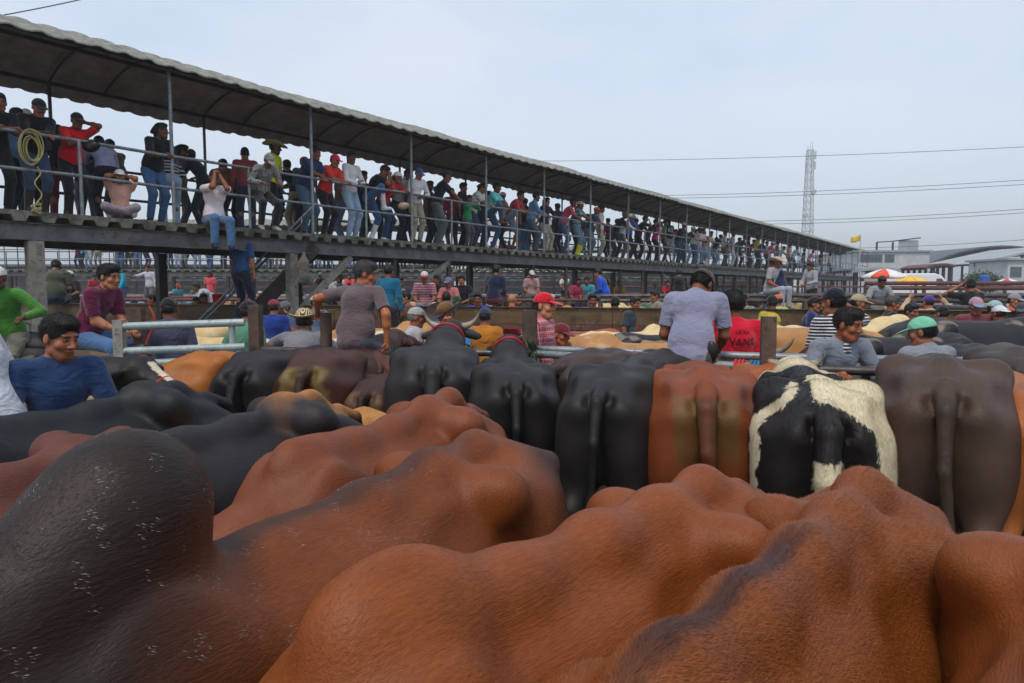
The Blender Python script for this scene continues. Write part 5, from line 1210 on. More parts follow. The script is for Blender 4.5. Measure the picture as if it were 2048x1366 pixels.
dk(622, 'man in a navy t-shirt and glasses with clasped hands over the rail', face=6, pose='lean', shirt='17264a', pants='2b4f6c', H=1.70, hy=-15, fat=1.1)
dk(661, 'man in an orange red t-shirt and red cap beside the navy shirted man', face=8, pose='lean', shirt='c0261c', pants='16171c', head='cap', hc='b01a3c', H=1.62, hp=16)
dk(703, 'woman in a white long sleeved top and wide pale jeans with a long dark plait', face=8, pose='hold', shirt='b6b4b4', sleeve='long', pants='6f92c4', hair='long', fem=True, H=1.67, shoes='8aa8a0', hy=32, hp=4)
dk(752, 'man in a black t-shirt with one white boot up on the rail', face=30, pose='legface', shirt='121216', pants='1a4a88', boot='d8d4c8', H=1.62, fat=1.0)
dk(784, 'woman in a red t-shirt, white cap and white sneakers bent over the rail', face=12, pose='leanlow', shirt='a8121c', pants='17305a', shoes='dcdad6', head='cap', hc='d6cfd4', brimc='cfc4c8', fem=True, H=1.62, hair='pony')
dk(808, 'person in a grey t-shirt half hidden beside the woman in red', n=.75, face=20, pose='lean', shirt='85868e', pants='20242c', H=1.68)
dk(832, 'elderly man in a white shirt, blue cap and khaki trousers', face=-10, pose='hold', shirt='b4b8be', sleeve='long', pants='8d8266', shoes='241e1a', head='cap', hc='2a4a78', H=1.62, hp=24, L=14)
dk(855, 'person in dark clothes behind the elderly man', n=1.5, face=20, pose='stand', shirt='1c1c20', pants='1a1c20', H=1.6)
dk(888, 'man in a dark polo, backward cap and grey trousers with one arm on the rail', face=40, pose='lean', shirt='151a26', pants='4c4f4c', shoes='6b5a48', head='cap', capback=True, hc='242a34', H=1.74, hl=(.05, .38, 1.12), hr=(-.1, .45, 1.08), L=22, hp=18)
dk(922, 'boy in a dark t-shirt standing just behind the man with the backward cap', n=.95, face=20, pose='stand', shirt='17181c', pants='2a1a1e', H=1.60)
r, J, s = dk(937, 'small child in a bright green sweatshirt with a white badge', n=.35, face=0, pose='hold', shirt='0f7a44', sleeve='long', pants='3c4048', H=1.22, hl=(-.14, .26, 1.40), hr=(.10, .28, 1.42))
S_ = shirt_sdf(J, 'long', 1.0, .014); text_on(r, J, s, S_, '*', J['Ch'] + v3(0, .16, -.20), (-1, 0, 0), (0, 0, 1), .34, col('d8d2c0'), name='badge')
dk(955, 'woman in a white striped t-shirt looking down at the rail', face=20, pose='lean', shirt='b9b5a8', smat=STRIPE_T, pants='1a2a48', fem=True, hair='pony', H=1.64, hp=26)
dk(992, 'man in a turquoise polo with one brown boot up on the rail', face=14, pose='legup', shirt='62b4bc', pants='1c4878', shoes='8a4a24', H=1.70, hy=-12, hp=6, L=18)
dk(1030, 'man in a red and grey baseball shirt and shorts leaning low', face=14, pose='legup', shirt='8c1a2e', sleeve='short', pants='5c7896', pk='short', H=1.64, L=36)
dk(1053, 'dark haired person in a navy top and jeans facing away', n=1.2, face=175, pose='stand', shirt='14161e', sleeve='long', pants='2c5684', H=1.58)
dk(1073, 'man in a denim shirt with his hands on the rail', face=30, pose='lean2', shirt='4f7098', sleeve='long', pants='3a4e60', H=1.68, L=14, hy=-20)
dk(1096, 'woman in a black cardigan and khaki trousers with a small bag', face=-8, pose='lean2', shirt='15161a', sleeve='long', pants='8e866e', fem=True, H=1.58, L=8, hair='long')
dk(1136, 'man in a faded rose t-shirt and jeans stooping on the rail', face=24, pose='lean', shirt='9c3c4c', pants='26456e', H=1.72, L=34)
dk(1163, 'man in a green plaid shirt, beige cap and yellow rubber boots', face=8, pose='lean', shirt='2c6a72', smat=PLAID_G, pants='456c90', boot='d8b414', head='cap', hc='a8a488', H=1.66, L=10)
dk(1186, 'man in a navy polo and orange cap next to the plaid shirt', face=10, pose='lean', shirt='1c2c48', pants='35506a', head='cap', hc='b8452c', H=1.60, skin='7c4a34')
dk(1199, 'tall man in a white t-shirt and khaki trousers', n=.75, face=20, pose='stand', shirt='b4b2ae', pants='8a8470', H=1.70)
dk(1218, 'small figure in maroon at the back of the walkway', n=1.8, face=160, pose='stand', shirt='5c1a24', pants='1a1a20', H=1.55)
dk(1240, 'grey haired man in a black shirt stooping over the rail', face=24, pose='lean', shirt='131417', pants='16181c', hcol='55534f', H=1.66, L=36)
dk(1252, 'man in a pale shirt and beige cap just right of the grey haired man', face=24, pose='lean', shirt='b4b8c0', sleeve='long', pants='4c4238', head='cap', hc='c4b49a', H=1.58)
dk(1266, 'man in a blue polo and white cap looking along the rail', n=.7, face=30, pose='lean', shirt='24509c', pants='1c1c22', head='cap', hc='d4d4d8', H=1.66, L=14)
dk(1284, 'man in a black t-shirt raising a hand, dark sneakers on the rail', face=30, pose='face', shirt='131316', pants='17181d', H=1.62)
dk(1302, 'man in a charcoal t-shirt with both forearms hanging over', face=26, pose='lean', shirt='1b1c22', pants='1b1e26', H=1.62, L=38)
dk(1317, 'woman in a magenta top', face=20, pose='lean2', shirt='b01a74', pants='18161c', fem=True, hair='long', H=1.54)
tg = dk(1327, 'slim man in an olive t-shirt beside the woman in magenta', n=.8, face=20, pose='stand', shirt='4c6434', pants='222428', H=1.66)
r, J, s = dk(1338, 'man in a black sports jersey numbered 65 and grey shorts, back turned', n=.6, face=150, pose='stand', shirt='0e1016', pants='6c6e7c', pk='short', H=1.70, hair='pony')
S_ = shirt_sdf(J, 'short', 1.0, .018); text_on(r, J, s, S_, '65', J['Ch'] + v3(0, -.16, -.10), (1, 0, 0), (0, 0, 1), .26, col('b8bcc8'), name='jersey_number')
far_deck = [(1362, 'black t-shirt and khaki cap', '15171c', '22344e', 'cap', 'a09878', 'lean'), (1380, 'dark blue shirt and pale cap', '1c2638', '4a6c98', 'cap', 'b4ae98', 'lean'),
 (1393, 'white t-shirt', 'b4b0a8', '3c5c80', None, '', 'lean'), (1403, 'pale pink shirt', 'c4a0a4', '4c6890', None, '', 'lean2'), (1417, 'tan shirt and white boots', 'a08c60', '5c84b4', None, '', 'lean'),
 (1436, 'black shirt and black cap', '121317', '64829c', 'cap', '16181c', 'lean'), (1447, 'grey t-shirt and brown trousers', '9c9c9c', '4c4036', None, '', 'stand'), (1463, 'grey patterned vest', '7c8084', '8c94a0', None, '', 'stand'),
 (1474, 'brown t-shirt', '5c4a3c', '2c2c30', None, '', 'lean'), (1484, 'dark green jacket', '1c2a20', '1c2028', None, '', 'lean'), (1494, 'navy jacket', '141a2a', '20242c', None, '', 'stand'), (1503, 'wine red shirt', '5c1c28', '24303c', None, '', 'lean'),
 (1512, 'yellow t-shirt', 'a8942c', '1c2430', None, '', 'stand'), (1521, 'black hooded top', '101114', '1c1e24', None, '', 'lean'), (1531, 'sky blue shirt', '6c94b8', '202830', None, '', 'stand'), (1541, 'red and white shirt', 'b45058', '28303c', 'cap', 'b8b8b8', 'lean'),
 (1552, 'dark grey shirt', '2c2e34', '22262c', None, '', 'stand'), (1563, 'white shirt and dark hat', 'a8a8a4', '24282e', 'cap', '1c1c1c', 'lean'), (1576, 'orange shirt', 'a8502c', '222a34', None, '', 'stand'), (1590, 'pale blue shirt', '8ca0b4', '283448', None, '', 'lean'),
 (1606, 'bottle green shirt', '1c3c30', '20242a', None, '', 'stand'), (1622, 'pink shirt', 'b47c88', '20242a', None, '', 'lean'), (1640, 'black shirt', '16171a', '303848', None, '', 'stand'), (1658, 'cream shirt', 'b0a890', '303848', None, '', 'stand')]
for i, (px, tx, a, b_, hd_, hc_, ps) in enumerate(far_deck):
    kk = dict(boot='c8c4b8') if px == 1417 else {}
    dk(px, 'onlooker in a %s toward the far end of the walkway' % tx, n=.42 + .25*(i % 3), face=rnd.uniform(-10, 40), pose=ps, shirt=a, pants=b_, head=hd_, hc=hc_ or '222222', H=rnd.uniform(1.58, 1.72), q=.026 if px < 1500 else .032, **kk)
BK = [(30, '5a7898', 'slate blue'), (58, '2a2c34', 'charcoal'), (172, '30343c', 'dark grey'), (360, '3c3a44', 'plum grey'), (492, '6c2a2c', 'brick red'), (603, '38465c', 'steel blue'), (683, '5c4c40', 'taupe'), (722, '20242c', 'black'), (768, '8c3a3c', 'dull red'), (818, '3c4c40', 'moss green'), (870, '50545c', 'mid grey'), (905, '6c2430', 'garnet'), (970, '2c3038', 'ink black'), (1010, '8c8474', 'beige'), (1040, '28385c', 'dark blue'), (1062, '9c9890', 'light grey'), (1118, '203048', 'navy'), (1150, '1c1c22', 'jet black'), (1176, '5c3c2c', 'chestnut'), (1229, '44506c', 'blue grey'), (1275, '24262e', 'soot black'), (1310, '7c2c3c', 'crimson'), (1350, 'a09c94', 'pale grey'), (1371, '2c3c34', 'pine green'), (1388, '1c2030', 'midnight blue'), (1410, '6c5c4c', 'brown'), (1428, '8c8c98', 'lilac grey'), (1455, '30323a', 'dark slate')]
for i, (px, a, an) in enumerate(BK):
    dk(px, 'onlooker in a %s top standing in the back row of the near walkway' % an, n=1.15 + .27*(i % 4), face=[20, -30, 170, 60, 150, 5, -150][i % 7], pose=['stand', 'hold', 'lean', 'hip', 'stand', 'face', 'stand'][i % 7] if i % 7 != 2 else 'stand', shirt=a, sleeve='long' if i % 3 else 'short', pants=['1c2a44', '202228', '4c6484', '3c3a34'][i % 4], H=[1.60, 1.68, 1.55, 1.64][i % 4], head='cap' if i % 4 == 1 else None, hc=['17181c', 'a8a49c', '7c2430'][i % 3], q=.016 if px < 900 else .026, hair='long' if i % 5 == 3 else 'short', fem=i % 5 == 3)
# things on the near rail: rope coil, bag
rp = W1.P(deck_s(58, 0), -.03, 1.08); rc = random.Random(5)
ROPEY = weathered('yellow_rope', (.26, .22, .08), (.38, .33, .14), .85, 0, 40, None, .002)
m = MB(); pts = []
for i in range(150):
    t = i/150; a = t*2*PI*7; rr = .125 + .025*math.sin(t*23) + .015*math.sin(a*.5); pts.append(Vector(W1.u)*(math.cos(a)*rr*.9 + .02*math.sin(t*9)) + Vector((0, 0, -.20 + math.sin(a)*rr*1.6 + .02*math.sin(t*17))) - W1.n*(.03 + .02*math.sin(t*31)))
m.tube(pts, .008, 6)
m.tube([W1.u*.06 + Vector((0, 0, -.45)) - W1.n*.04 + W1.u*.04*math.sin(k*.7) + Vector((0, 0, -.035*k)) for k in range(16)], .010, 6)
m.tube([W1.u*.02 + Vector((0, 0, -.98)) - W1.n*.04 + W1.u*(.07*math.cos(k*1.1)) + Vector((0, 0, .03*math.sin(k*1.7) - .006*k)) for k in range(20)], .012, 6)
ro = m.build('rope_coil', ROPEY, None, True); ro.location = rp; tag(ro, 'coil of yellow rope hanging from the walkway rail', 'rope')
S = SDF(); S.ell((0, 0, 0), (.12, .06, .085), .03); S.ell((.07, 0, .03), (.07, .05, .05), .03); V, Q = S.mesh(.01); V += .006*np.stack([fbm(V, 50, 1), fbm(V, 45, 2), fbm(V, 40, 3)], 1)
bg = obj('bag', mesh_np('bag', V, Q), RUBBER, None, col('0e0f12'), loc=W1.P(deck_s(178, 0), -.06, 1.03)); tag(bg, 'small black bag hanging on the rail beside the man in red', 'bag')
bg = obj('handbag', bpy.data.meshes['bag'].copy(), RUBBER, None, col('a08a78'), loc=W1.P(deck_s(801, 0), -.08, .78)); tag(bg, 'beige shoulder bag at the hip of the woman in red', 'bag')
GY = 'people in and around the cattle pens'
def gr(px, d, top, label, pose='stand', face=0, z=0.0, q=.008, **k):
    """top = pixel row of the top of the head -> the person's height"""
    x = Xat(px, d, 1.5); zt = CAM_Z - (top - 577)*d/F
    if 'H' not in k:
        J = skeleton(pose, {a: b for a, b in k.items() if a in ('P', 'L', 'hp', 'sl', 'tw', 'hy')}); th = hpnt(J, 0, 0, .125 + (.01 if k.get('head') else 0))[2]; k['H'] = 1.7*(zt - z)/th
    k['H'] = min(max(k['H'], 1.35), 2.0)
    return person(label, (x, d, z), face, pose, q=q, group=GY, **k)
# the men nearest the viewer
r, J, s = gr(108, 3.85, 632, 'man in a washed blue t-shirt with cropped black hair looking down to the right', face=38, shirt='1d375f', pants='20242c', hy=-34, hp=14, beard=.45, skin='9a6448', q=.0062, fat=1.0, hl=(-.22, .25, .95), hr=(.26, .28, .92), wr=.006, shw=.19)
S_ = shirt_sdf(J, 'short', 1.0, .014)
r, J, s = gr(-22, 3.55, 560, 'man at the left edge in a white and navy baseball shirt with sleeve lettering', face=-90, H=1.88, L=20, shirt='c8cad2', pants='1a2030', sleeve='short', head='cap', hc='c8c8cc', skin='a5664a', q=.008, wr=.005, hl=(-.26, .16, .90), hr=(.2, .2, .9))
S_ = shirt_sdf(J, 'short', 1.0, .014)
for n_ in 'lr':
    E_, S0 = J['E'+n_], J['S'+n_]
    bs = SDF(); bs.cap(S0 + (E_-S0)*.60, S0 + (E_-S0)*.80, .068, .0675, .01, flat=True); put('navy_band', bs, .008, CL, r, col('16204a'))
    bs = SDF(); bs.cap(S0 + (E_-S0)*.54, S0 + (E_-S0)*.63, .067, .0685, .01, flat=True); put('red_band', bs, .008, CL, r, col('b01828'))
for i, tx in enumerate(('SEP', 'DEPORT', 'LAS NA')):
    text_on(r, J, s, S_, tx, J['Sl'] + (J['El']-J['Sl'])*(.16 + .14*i) + v3(-.1, -.01, 0), (0, -1, 0), (0, 0, 1), .045, col('1a2450'))
gr(16, 7.22, 548, 'boy in a white cap and lime green jersey beside the left fence post', pose='railsit', face=12, z=RZ+.02, shirt='3e7a2a', sleeve='long', pants='6c6854', head='cap', hc='d2d0cc', skin='5c3a2a', q=.009, hl=(-.30, .34, .30), hr=(.02, .34, .34), L=20, H=1.6)
gr(108, 15.2, 515, 'heavy man in an olive green t-shirt sitting behind the steel column', pose='sit', face=-160, z=1.48, shirt='42493a', pants='1c3450', head='cap', hc='15181a', H=2.0, fat=1.35, q=.014, shw=.2, L=26, hp=24)
gr(178, 7.01, 530, 'man in a maroon t-shirt and blue jeans sitting on the rail looking right', pose='railsit', face=78, z=RZ+.02, shirt='5e1438', pants='2d62a4', q=.0068, hcol='0a0909', L=30, hp=8, hl=(-.06, .46, .16), hr=(.08, .44, .16), fl=(-.1, .48, -.45), fr=(.12, .5, -.50), skin='9c684c', eh=(.2, -.8, -.6), wr=.006)
gr(338, 7.38, 594, 'man in a faded purple polo and black cap standing behind the pipe gate', face=-158, shirt='45455e', pants='20242c', head='cap', hc='15171a', q=.009, skin='7c4832')
gr(488, 7.22, 600, 'man in a mint green t-shirt and black cap with one hand on his hip', pose='hip', face=148, shirt='4d8068', pants='262a30', head='cap', hc='17171a', q=.009, beard=.5, hl=(-.18, .04, .98), hr=(.25, .06, .85), skin='8c5a40', tw=0)
gr(545, 10.2, 598, 'man in a royal blue t-shirt and faded maroon cap seen from behind', face=180, shirt='15307a', pants='20242c', head='cap', hc='7c2438', q=.013, fat=1.1)
gr(606, 6.95, 603, 'man in a grey t-shirt and wide striped straw hat leaning on the rail', pose='leanlow', face=-172, shirt='77777d', pants='262830', head='straw', q=.0085, L=38, hl=(-.50, .42, 1.10), hr=(.2, .3, 1.12), el=(.6, -.2, .3), H=1.72)
gr(712, 6.33, 523, 'grey haired man in a brown grey polo sitting on the rail with his back turned', pose='railsit', face=160, z=RZ+.03, shirt='5d4c52', smat=HEATHER, pants='3a4450', q=.0065, hcol='3c3a38', hl=(-.46, .02, .38), hr=(.34, .0, .10), hy=58, hp=12, L=14, eh=(.8, -.6, -.5), shw=.20, wr=.007, fat=1.3, skin='a0603e', hem=.04)
gr(822, 7.81, 613, 'man in a grey cap and blue and white tracksuit top with red sleeves', face=112, shirt='a8a4aa', sleeve='short', pants='26282e', head='cap', hc='9c9a98', q=.009, skin='8a5038', hcol='66625e', hy=12, fat=1.1)
gr(906, 7.81, 609, 'man in a sky blue t-shirt and brown leather hat propping his cheek on one hand', pose='lean', face=-24, shirt='1886c4', pants='26282e', head='hat', hc='6b4a24', brimc='2a1813', q=.0085, skin='a06a4c', hr=(-.06, .32, 1.40), hl=(-.10, .36, 1.2), hy=14, H=1.72, hp=20)
gr(968, 8.24, 614, 'man in a mustard t-shirt and denim cap facing away', face=168, shirt='b0701e', pants='26282e', head='cap', hc='2a3448', q=.010, hcol='080808')
r, J, s = gr(1077, 6.79, 583, 'man in a bright red cap and pink plaid shirt looking to the right', face=68, shirt='b02c44', smat=PLAID, pants='262a34', head='cap', hc='c00c22', q=.0065, skin='b07a5c', hcol='2c2824', hy=8, hp=2, beard=.15, fat=1.1)
gr(1104, 7.38, 652, 'man in a crimson t-shirt and dull red cap bent behind the plaid shirt', pose='leanlow', face=40, shirt='7e0c26', pants='20242c', head='cap', hc='6c1c26', q=.010, H=1.62, hl=(.34, .34, 1.10), skin='9c5c40')
r, J, s = gr(1383, 5.46, 547, 'man in a lavender t-shirt and brown cap sitting hunched on the rail, back turned', pose='railsit', face=158, z=RZ-.03, shirt='80829a', pants='4a4240', q=.0062, head='cap', hc='3c3028', L=34, hp=50, hy=24, shw=.185, wr=.007, fat=1.12, hl=(-.1, .36, .16), hr=(.16, .42, .10), eh=(.4, -.5, -.9), skin='74462e', hem=.05)
m = MB(); u_ = J['rx']
bx = SDF(); pc = J['P'] + v3(.155, -.055, .03); bx.ell(pc, (.055, .028, .085), .01); V, Q = bx.mesh(.008); obj('phone_pouch', mesh_np('phone_pouch', V, Q), RUBBER, r, col('0c0c0e'))
bs = SDF(); bs.ell(J['P'] - v3(0, 0, .01), (.176, .140, .03), .01); bs.ell(J['P'], (.14, .1, .3), .01, 's'); put('belt', bs, .009, RUBBER, r, col('121114'))
r, J, s = gr(1472, 6.15, 583, 'man with short black hair in a bright red printed t-shirt, back turned', face=172, shirt='c00828', pants='20242c', q=.0068, hcol='0a0a0a', skin='74442e', shw=.19, wr=.006, fat=1.1, hy=-30)
S_ = shirt_sdf(J, 'short', 1.1, .014)
for tx, dz_, sz in (('VANS', -.10, .085), ('OFF THE WALL', -.135, .022), ('ooooo', -.155, .03)):
    text_on(r, J, s, S_, tx, J['Ch'] + v3(.035, -.16, dz_ + .06), (1, 0, 0), (0, 0, 1), sz, col('190a14'))
m = MB(); text_on(r, J, s, S_, 'xXXx', J['Ch'] + v3(.035, -.16, .055), (1, 0, 0), (0, 0, 1), .05, col('190a14'), name='shirt_emblem')
r, J, s = gr(1682, 5.3, 617, 'moustached man in a grey zip jacket leaning over the rail beside the pied cow', pose='lean', face=12, shirt='767c8a', sleeve='long', pants='262a34', q=.0058, skin='8c5236', hcol='141312', mou='4a4642', hy=-24, hp=10, shw=.20, fat=1.12, hl=(-.20, .30, 1.16), hr=(.26, .30, 1.16), wr=.007, L=22)
bs = SDF(); bs.ell(J['Nk'] + J['fw']*.075 - J['up']*.05, (.05, .04, .07), .02, M=np.stack([J['rx'], J['fw'], J['up']], 1)); put('undershirt', bs, .007, STRIPE_W, r, col('2a3550'))
gr(1678, 6.37, 574, 'man in a navy cap and narrow striped t-shirt raising one hand, back turned', pose='raise1', face=-164, shirt='14182c', smat=STRIPE_W, pants='20242c', head='cap', hc='0e1424', q=.0075, skin='8e5a40', hr=(.24, .22, 1.56), hcol='0a0a0c', hy=-16)
r, J, s = gr(1848, 5.4, 632, 'man in a plain grey t-shirt and mint green backward cap leaning forward', pose='lean', face=-172, shirt='7d828c', pants='262a34', head='cap', capback=False, hc='6cb496', q=.0062, hcol='0a0a0b', hy=-42, hp=12, wr=.006, shw=.19, L=14, skin='8e5c44')
# sitting and standing further out
gr(1540, 16.6, 520, 'man in a grey t-shirt and pale felt hat sitting on the far pipe fence', pose='sit', face=30, z=1.66, shirt='9c9ca2', pants='8c98a8', head='hat', hc='b0a28c', q=.012, H=1.75, fat=1.1, skin='84482c')
gr(1562, 16.5, 528, 'man in a navy hooded jacket and light jeans sitting on the far pipe fence', pose='sit', face=-140, z=1.66, shirt='172444', sleeve='long', pants='4f86c0', q=.012, H=1.75, fat=1.15, L=22, fl=(-.1, .30, -.5), fr=(.1, .34, -.5))
gr(1758, 15.6, 550, 'man in a light grey polo leaning over the pipe fence facing the viewer', pose='lean2', face=-5, z=.42, shirt='8c9298', pants='262a34', q=.012, H=1.74, hp=28, skin='6c4230')
gr(1620, 20.5, 541, 'man in a grey sweatshirt standing on the fence by the walkway end', pose='hold', face=-70, z=.85, shirt='94989e', sleeve='long', pants='2c2c26', q=.018, H=1.72)
gr(1943, 12.6, 566, 'man in a black t-shirt holding up a phone with both arms', pose='photo', face=175, z=.22, shirt='111217', pants='1c2026', head='cap', hc='141416', q=.012, H=1.76, skin='8a5a42')
gr(1862, 11.9, 590, 'man in a purple cap and beige sleeves with both arms raised', pose='raise2', face=-175, shirt='b49a80', sleeve='long', pants='303030', head='cap', hc='4c2c84', q=.012, skin='a06850')
gr(1948, 9.7, 593, 'man in a faded pink and blue cap just behind the beam', face=-18, shirt='7a3a44', pants='222222', head='cap', hc='b08a98', brimc='6c86a4', q=.010)
gr(1980, 10.2, 600, 'man in a pale blue cap half hidden by the pink capped man', face=30, shirt='6c7c88', pants='222222', head='cap', hc='94b4b8', q=.011)
gr(2006, 9.4, 610, 'man in a white backward cap behind the beam at the right', face=-170, shirt='a8482c', pants='222222', head='cap', hc='cfcfd2', capback=True, q=.011)
gr(2020, 12.2, 586, 'man in a grey cap and orange shirt near the right edge', face=25, shirt='b0481e', pants='222222', head='cap', hc='8a8890', q=.012)
gr(2044, 10.2, 604, 'man in a dark grey cap cut by the right edge', face=-40, shirt='33383c', pants='222222', head='cap', hc='3a444c', q=.011)
gr(1706, 9.9, 587, 'man in a beige patterned cap with sunlit cheek behind the striped shirt', face=60, shirt='5c8478', pants='222222', head='cap', hc='a09478', q=.010)
gr(1775, 10.6, 592, 'grey haired man in a black vest in profile behind the beam', face=78, shirt='1a1b20', pants='222222', q=.010, hcol='3a3836', skin='8a5238')
gr(1815, 9.7, 607, 'curly black haired head just above the beam', face=20, shirt='2c3440', pants='222222', q=.010)
gr(1892, 9.8, 611, 'man in a black backward cap with a white mark above the beam', face=-160, shirt='4c4238', pants='222222', head='cap', hc='121214', q=.011)
gr(1548, 11.3, 590, 'man in a black cap and yellow t-shirt facing away behind the beam', face=-170, shirt='c0ac48', pants='222222', head='cap', hc='151416', q=.010)
gr(1560, 13.0, 588, 'man in an orange cap and lime shirt beside the yellow one', face=-160, shirt='a4b468', pants='222222', head='cap', hc='c0622c', q=.012)
gr(1620, 10.9, 592, 'man in a black and orange cap and navy shirt bending', face=60, shirt='1b2a5c', pants='222222', head='cap', hc='1a1a1e', brimc='24304c', q=.010, fat=1.1)
gr(1491, 13.4, 586, 'man in a black cap and camouflage top among the cattle', face=-50, shirt='505050', smat=CAMO, pants='222222', head='cap', hc='17181a', q=.012)
gr(1183, 12.7, 587, 'man with thick black hair facing the viewer above the beam', face=5, shirt='38404c', pants='222222', q=.011, skin='7c4a34')
gr(1232, 12.3, 592, 'man in a plain black cap above the middle of the beam', face=-175, shirt='1c2028', pants='222222', head='cap', hc='131417', q=.012)
gr(1265, 12.0, 593, 'man with grey streaked hair looking right above the beam', face=35, shirt='38404c', pants='222222', q=.011, hcol='1c1a1a')
gr(1315, 15.5, 581, 'man bending among the far cattle with a dark head of hair', face=-70, shirt='8a8478', pants='222222', q=.014)
gr(1023, 12.9, 588, 'bald man with a red collar behind the beam', face=175, shirt='b01a30', pants='222222', q=.012, hair='bald', skin='a07458')
gr(957, 13.3, 585, 'boy in a royal blue t-shirt facing the viewer behind the beam', face=-5, shirt='1434a0', pants='222222', q=.012, skin='7a4c38')
gr(946, 15.5, 586, 'person in a dark cap behind the boy in blue', face=-8, shirt='202430', pants='222222', head='cap', hc='20263a', q=.014)
gr(918, 14.2, 591, 'man in a dark green cap between the columns', face=-40, shirt='3c2c2c', pants='222222', head='cap', hc='0f4a2c', q=.014)
gr(893, 13.2, 584, 'dark haired man in a grey shirt seen from behind by the beam', face=-175, shirt='50545c', pants='222222', q=.012)
gr(866, 13.0, 604, 'man in a pale green cap low behind the beam', face=150, shirt='44607c', pants='222222', head='cap', hc='a4c4a0', q=.013)
gr(818, 13.2, 582, 'man with black hair looking left above the beam', face=-65, shirt='6c4a3c', pants='222222', q=.011)
gr(793, 14.8, 553, 'laughing woman in a white printed t-shirt with her hair tied up', pose='stand', face=60, z=.35, shirt='b0b0b4', smat=PRINT, pants='2c5c9c', q=.012, hair='pony', fem=True, H=1.70)
gr(850, 15.2, 535, 'man in a maroon checked shirt and red and white cap sitting on a fence', pose='sit', face=5, z=1.30, shirt='7a3044', smat=PLAID, pants='506c90', head='cap', hc='c8c4c8', brimc='b01828', q=.012, H=1.72)
gr(898, 16.0, 546, 'man in a salmon pink polo and blue grey cap', pose='hold', face=-15, z=.40, shirt='c07070', pants='303844', head='cap', hc='6c6c98', q=.013, H=1.66)
gr(880, 16.6, 552, 'woman in a black top sitting low beside the pink polo', pose='sit', face=-20, z=1.30, shirt='1c1c22', pants='1c1e24', q=.013, H=1.6, fem=True, hair='long')
gr(925, 16.4, 548, 'man in a black t-shirt with crossed arms against the column', pose='hold', face=-10, z=.45, shirt='17181c', pants='26303c', q=.013, H=1.66)
gr(775, 12.0, 541, 'man in a teal shirt behind the grey haired sitting man', pose='stand', face=160, z=.55, shirt='0e5c7c', sleeve='long', pants='262a34', q=.012, H=1.66, skin='7c4c38')
gr(986, 15.4, 540, 'man in a navy jacket sitting with his back to a column', pose='sit', face=150, z=1.46, shirt='16203c', sleeve='long', pants='5c1424', q=.014, H=1.7)
gr(1061, 20.0, 543, 'man in a pink shirt and white cap sitting far off between columns', pose='sit', face=10, z=1.5, shirt='b89090', pants='5c5c6c', head='cap', hc='c8c4c4', q=.016, H=1.62)
gr(1074, 20.2, 548, 'man in a beige jacket and pink cap beside the far pink shirt', pose='sit', face=-60, z=1.44, shirt='a49c90', sleeve='long', pants='505864', head='cap', hc='c09aa8', q=.016, H=1.62)
gr(1212, 19.0, 545, 'man in a bright blue sweatshirt sitting sideways on a far fence', pose='sit', face=-110, z=1.5, shirt='1448b4', sleeve='long', pants='4c6c9c', q=.016, H=1.7, L=24)
gr(1152, 20.0, 555, 'woman in a rose shirt sitting under the walkway', pose='sit', face=15, z=1.3, shirt='a0304c', pants='34405c', q=.018, H=1.6, fem=True)
gr(1175, 20.0, 553, 'man in a teal t-shirt sitting beside the rose shirt', pose='sit', face=-15, z=1.32, shirt='3c8c9c', pants='34405c', q=.018, H=1.6)
gr(1358, 22.0, 548, 'person in black sitting high on the fence under the walkway', pose='sit', face=170, z=1.5, shirt='101114', sleeve='long', pants='15171c', q=.018, H=1.8, fat=1.2)
gr(240, 24.0, 546, 'man in a turquoise long sleeved shirt climbing a far fence', pose='bend', face=5, z=.95, shirt='1094ac', sleeve='long', pants='1c3c70', q=.018, H=1.72, L=40)
gr(301, 25.0, 537, 'man in a white sweatshirt with a shoulder bag standing on a fence', pose='point', face=-8, z=.95, shirt='b4b8c4', sleeve='long', pants='5c6068', q=.018, H=1.70)
gr(144, 17.5, 543, 'man in a black t-shirt and white cap left of the turquoise shirt', pose='hold', face=-10, z=.55, shirt='14181a', pants='20242c', head='cap', hc='d0d0cc', q=.016, H=1.7)
gr(352, 28.0, 561, 'crouching person in a teal top and red cap far to the left', pose='sit', face=60, z=1.2, shirt='3c94a0', pants='7c9cb4', head='cap', hc='b02020', q=.022, H=1.55)
gr(403, 15.0, 566, 'man in a purple top bent under the pale metal strut', pose='leanlow', face=40, z=.2, shirt='4a3444', pants='222222', q=.016, H=1.7)
gr(414, 20.0, 558, 'man in a white shirt bending over at the far left', pose='bend', face=-60, z=.5, shirt='a8acb4', pants='1c1f26', q=.018, H=1.7)
gr(484, 12.8, 520, 'man in blue jeans standing on the staircase, head hidden by the deck', pose='stand', face=160, z=1.18, shirt='2c4c7c', pants='172444', q=.014, H=1.70)
gr(672, 19.0, 540, 'man in a white t-shirt behind the diagonal strut', pose='bend', face=70, z=.6, shirt='b4b8bc', pants='262a34', q=.016, H=1.7, L=35)
for px, top, hc_, lb in ((222, 593, '2c3244', 'navy capped head next to the maroon sitter'), (237, 596, '17181a', 'black capped head among the crowd left of the gate'), (268, 597, '1c2c50', 'dark blue capped head behind the beam left of the gate'),
                         (392, 592, '111214', 'black capped head right of the purple polo'), (405, 601, '24408c', 'blue capped head low behind the beam')):
    gr(px, 16.3 if px < 300 else 14.9, top, 'man with a ' + lb, face=rnd.choice([-150, 170, 30]), shirt=rnd.choice(['4c5c7c', '7c4038', '3c4438']), pants='222222', head='cap', hc=hc_, q=.014)
gr(312, 15.6, 588, 'dark haired man looking left behind the beam near the black cap', face=-60, shirt='3c4048', pants='222222', q=.014)
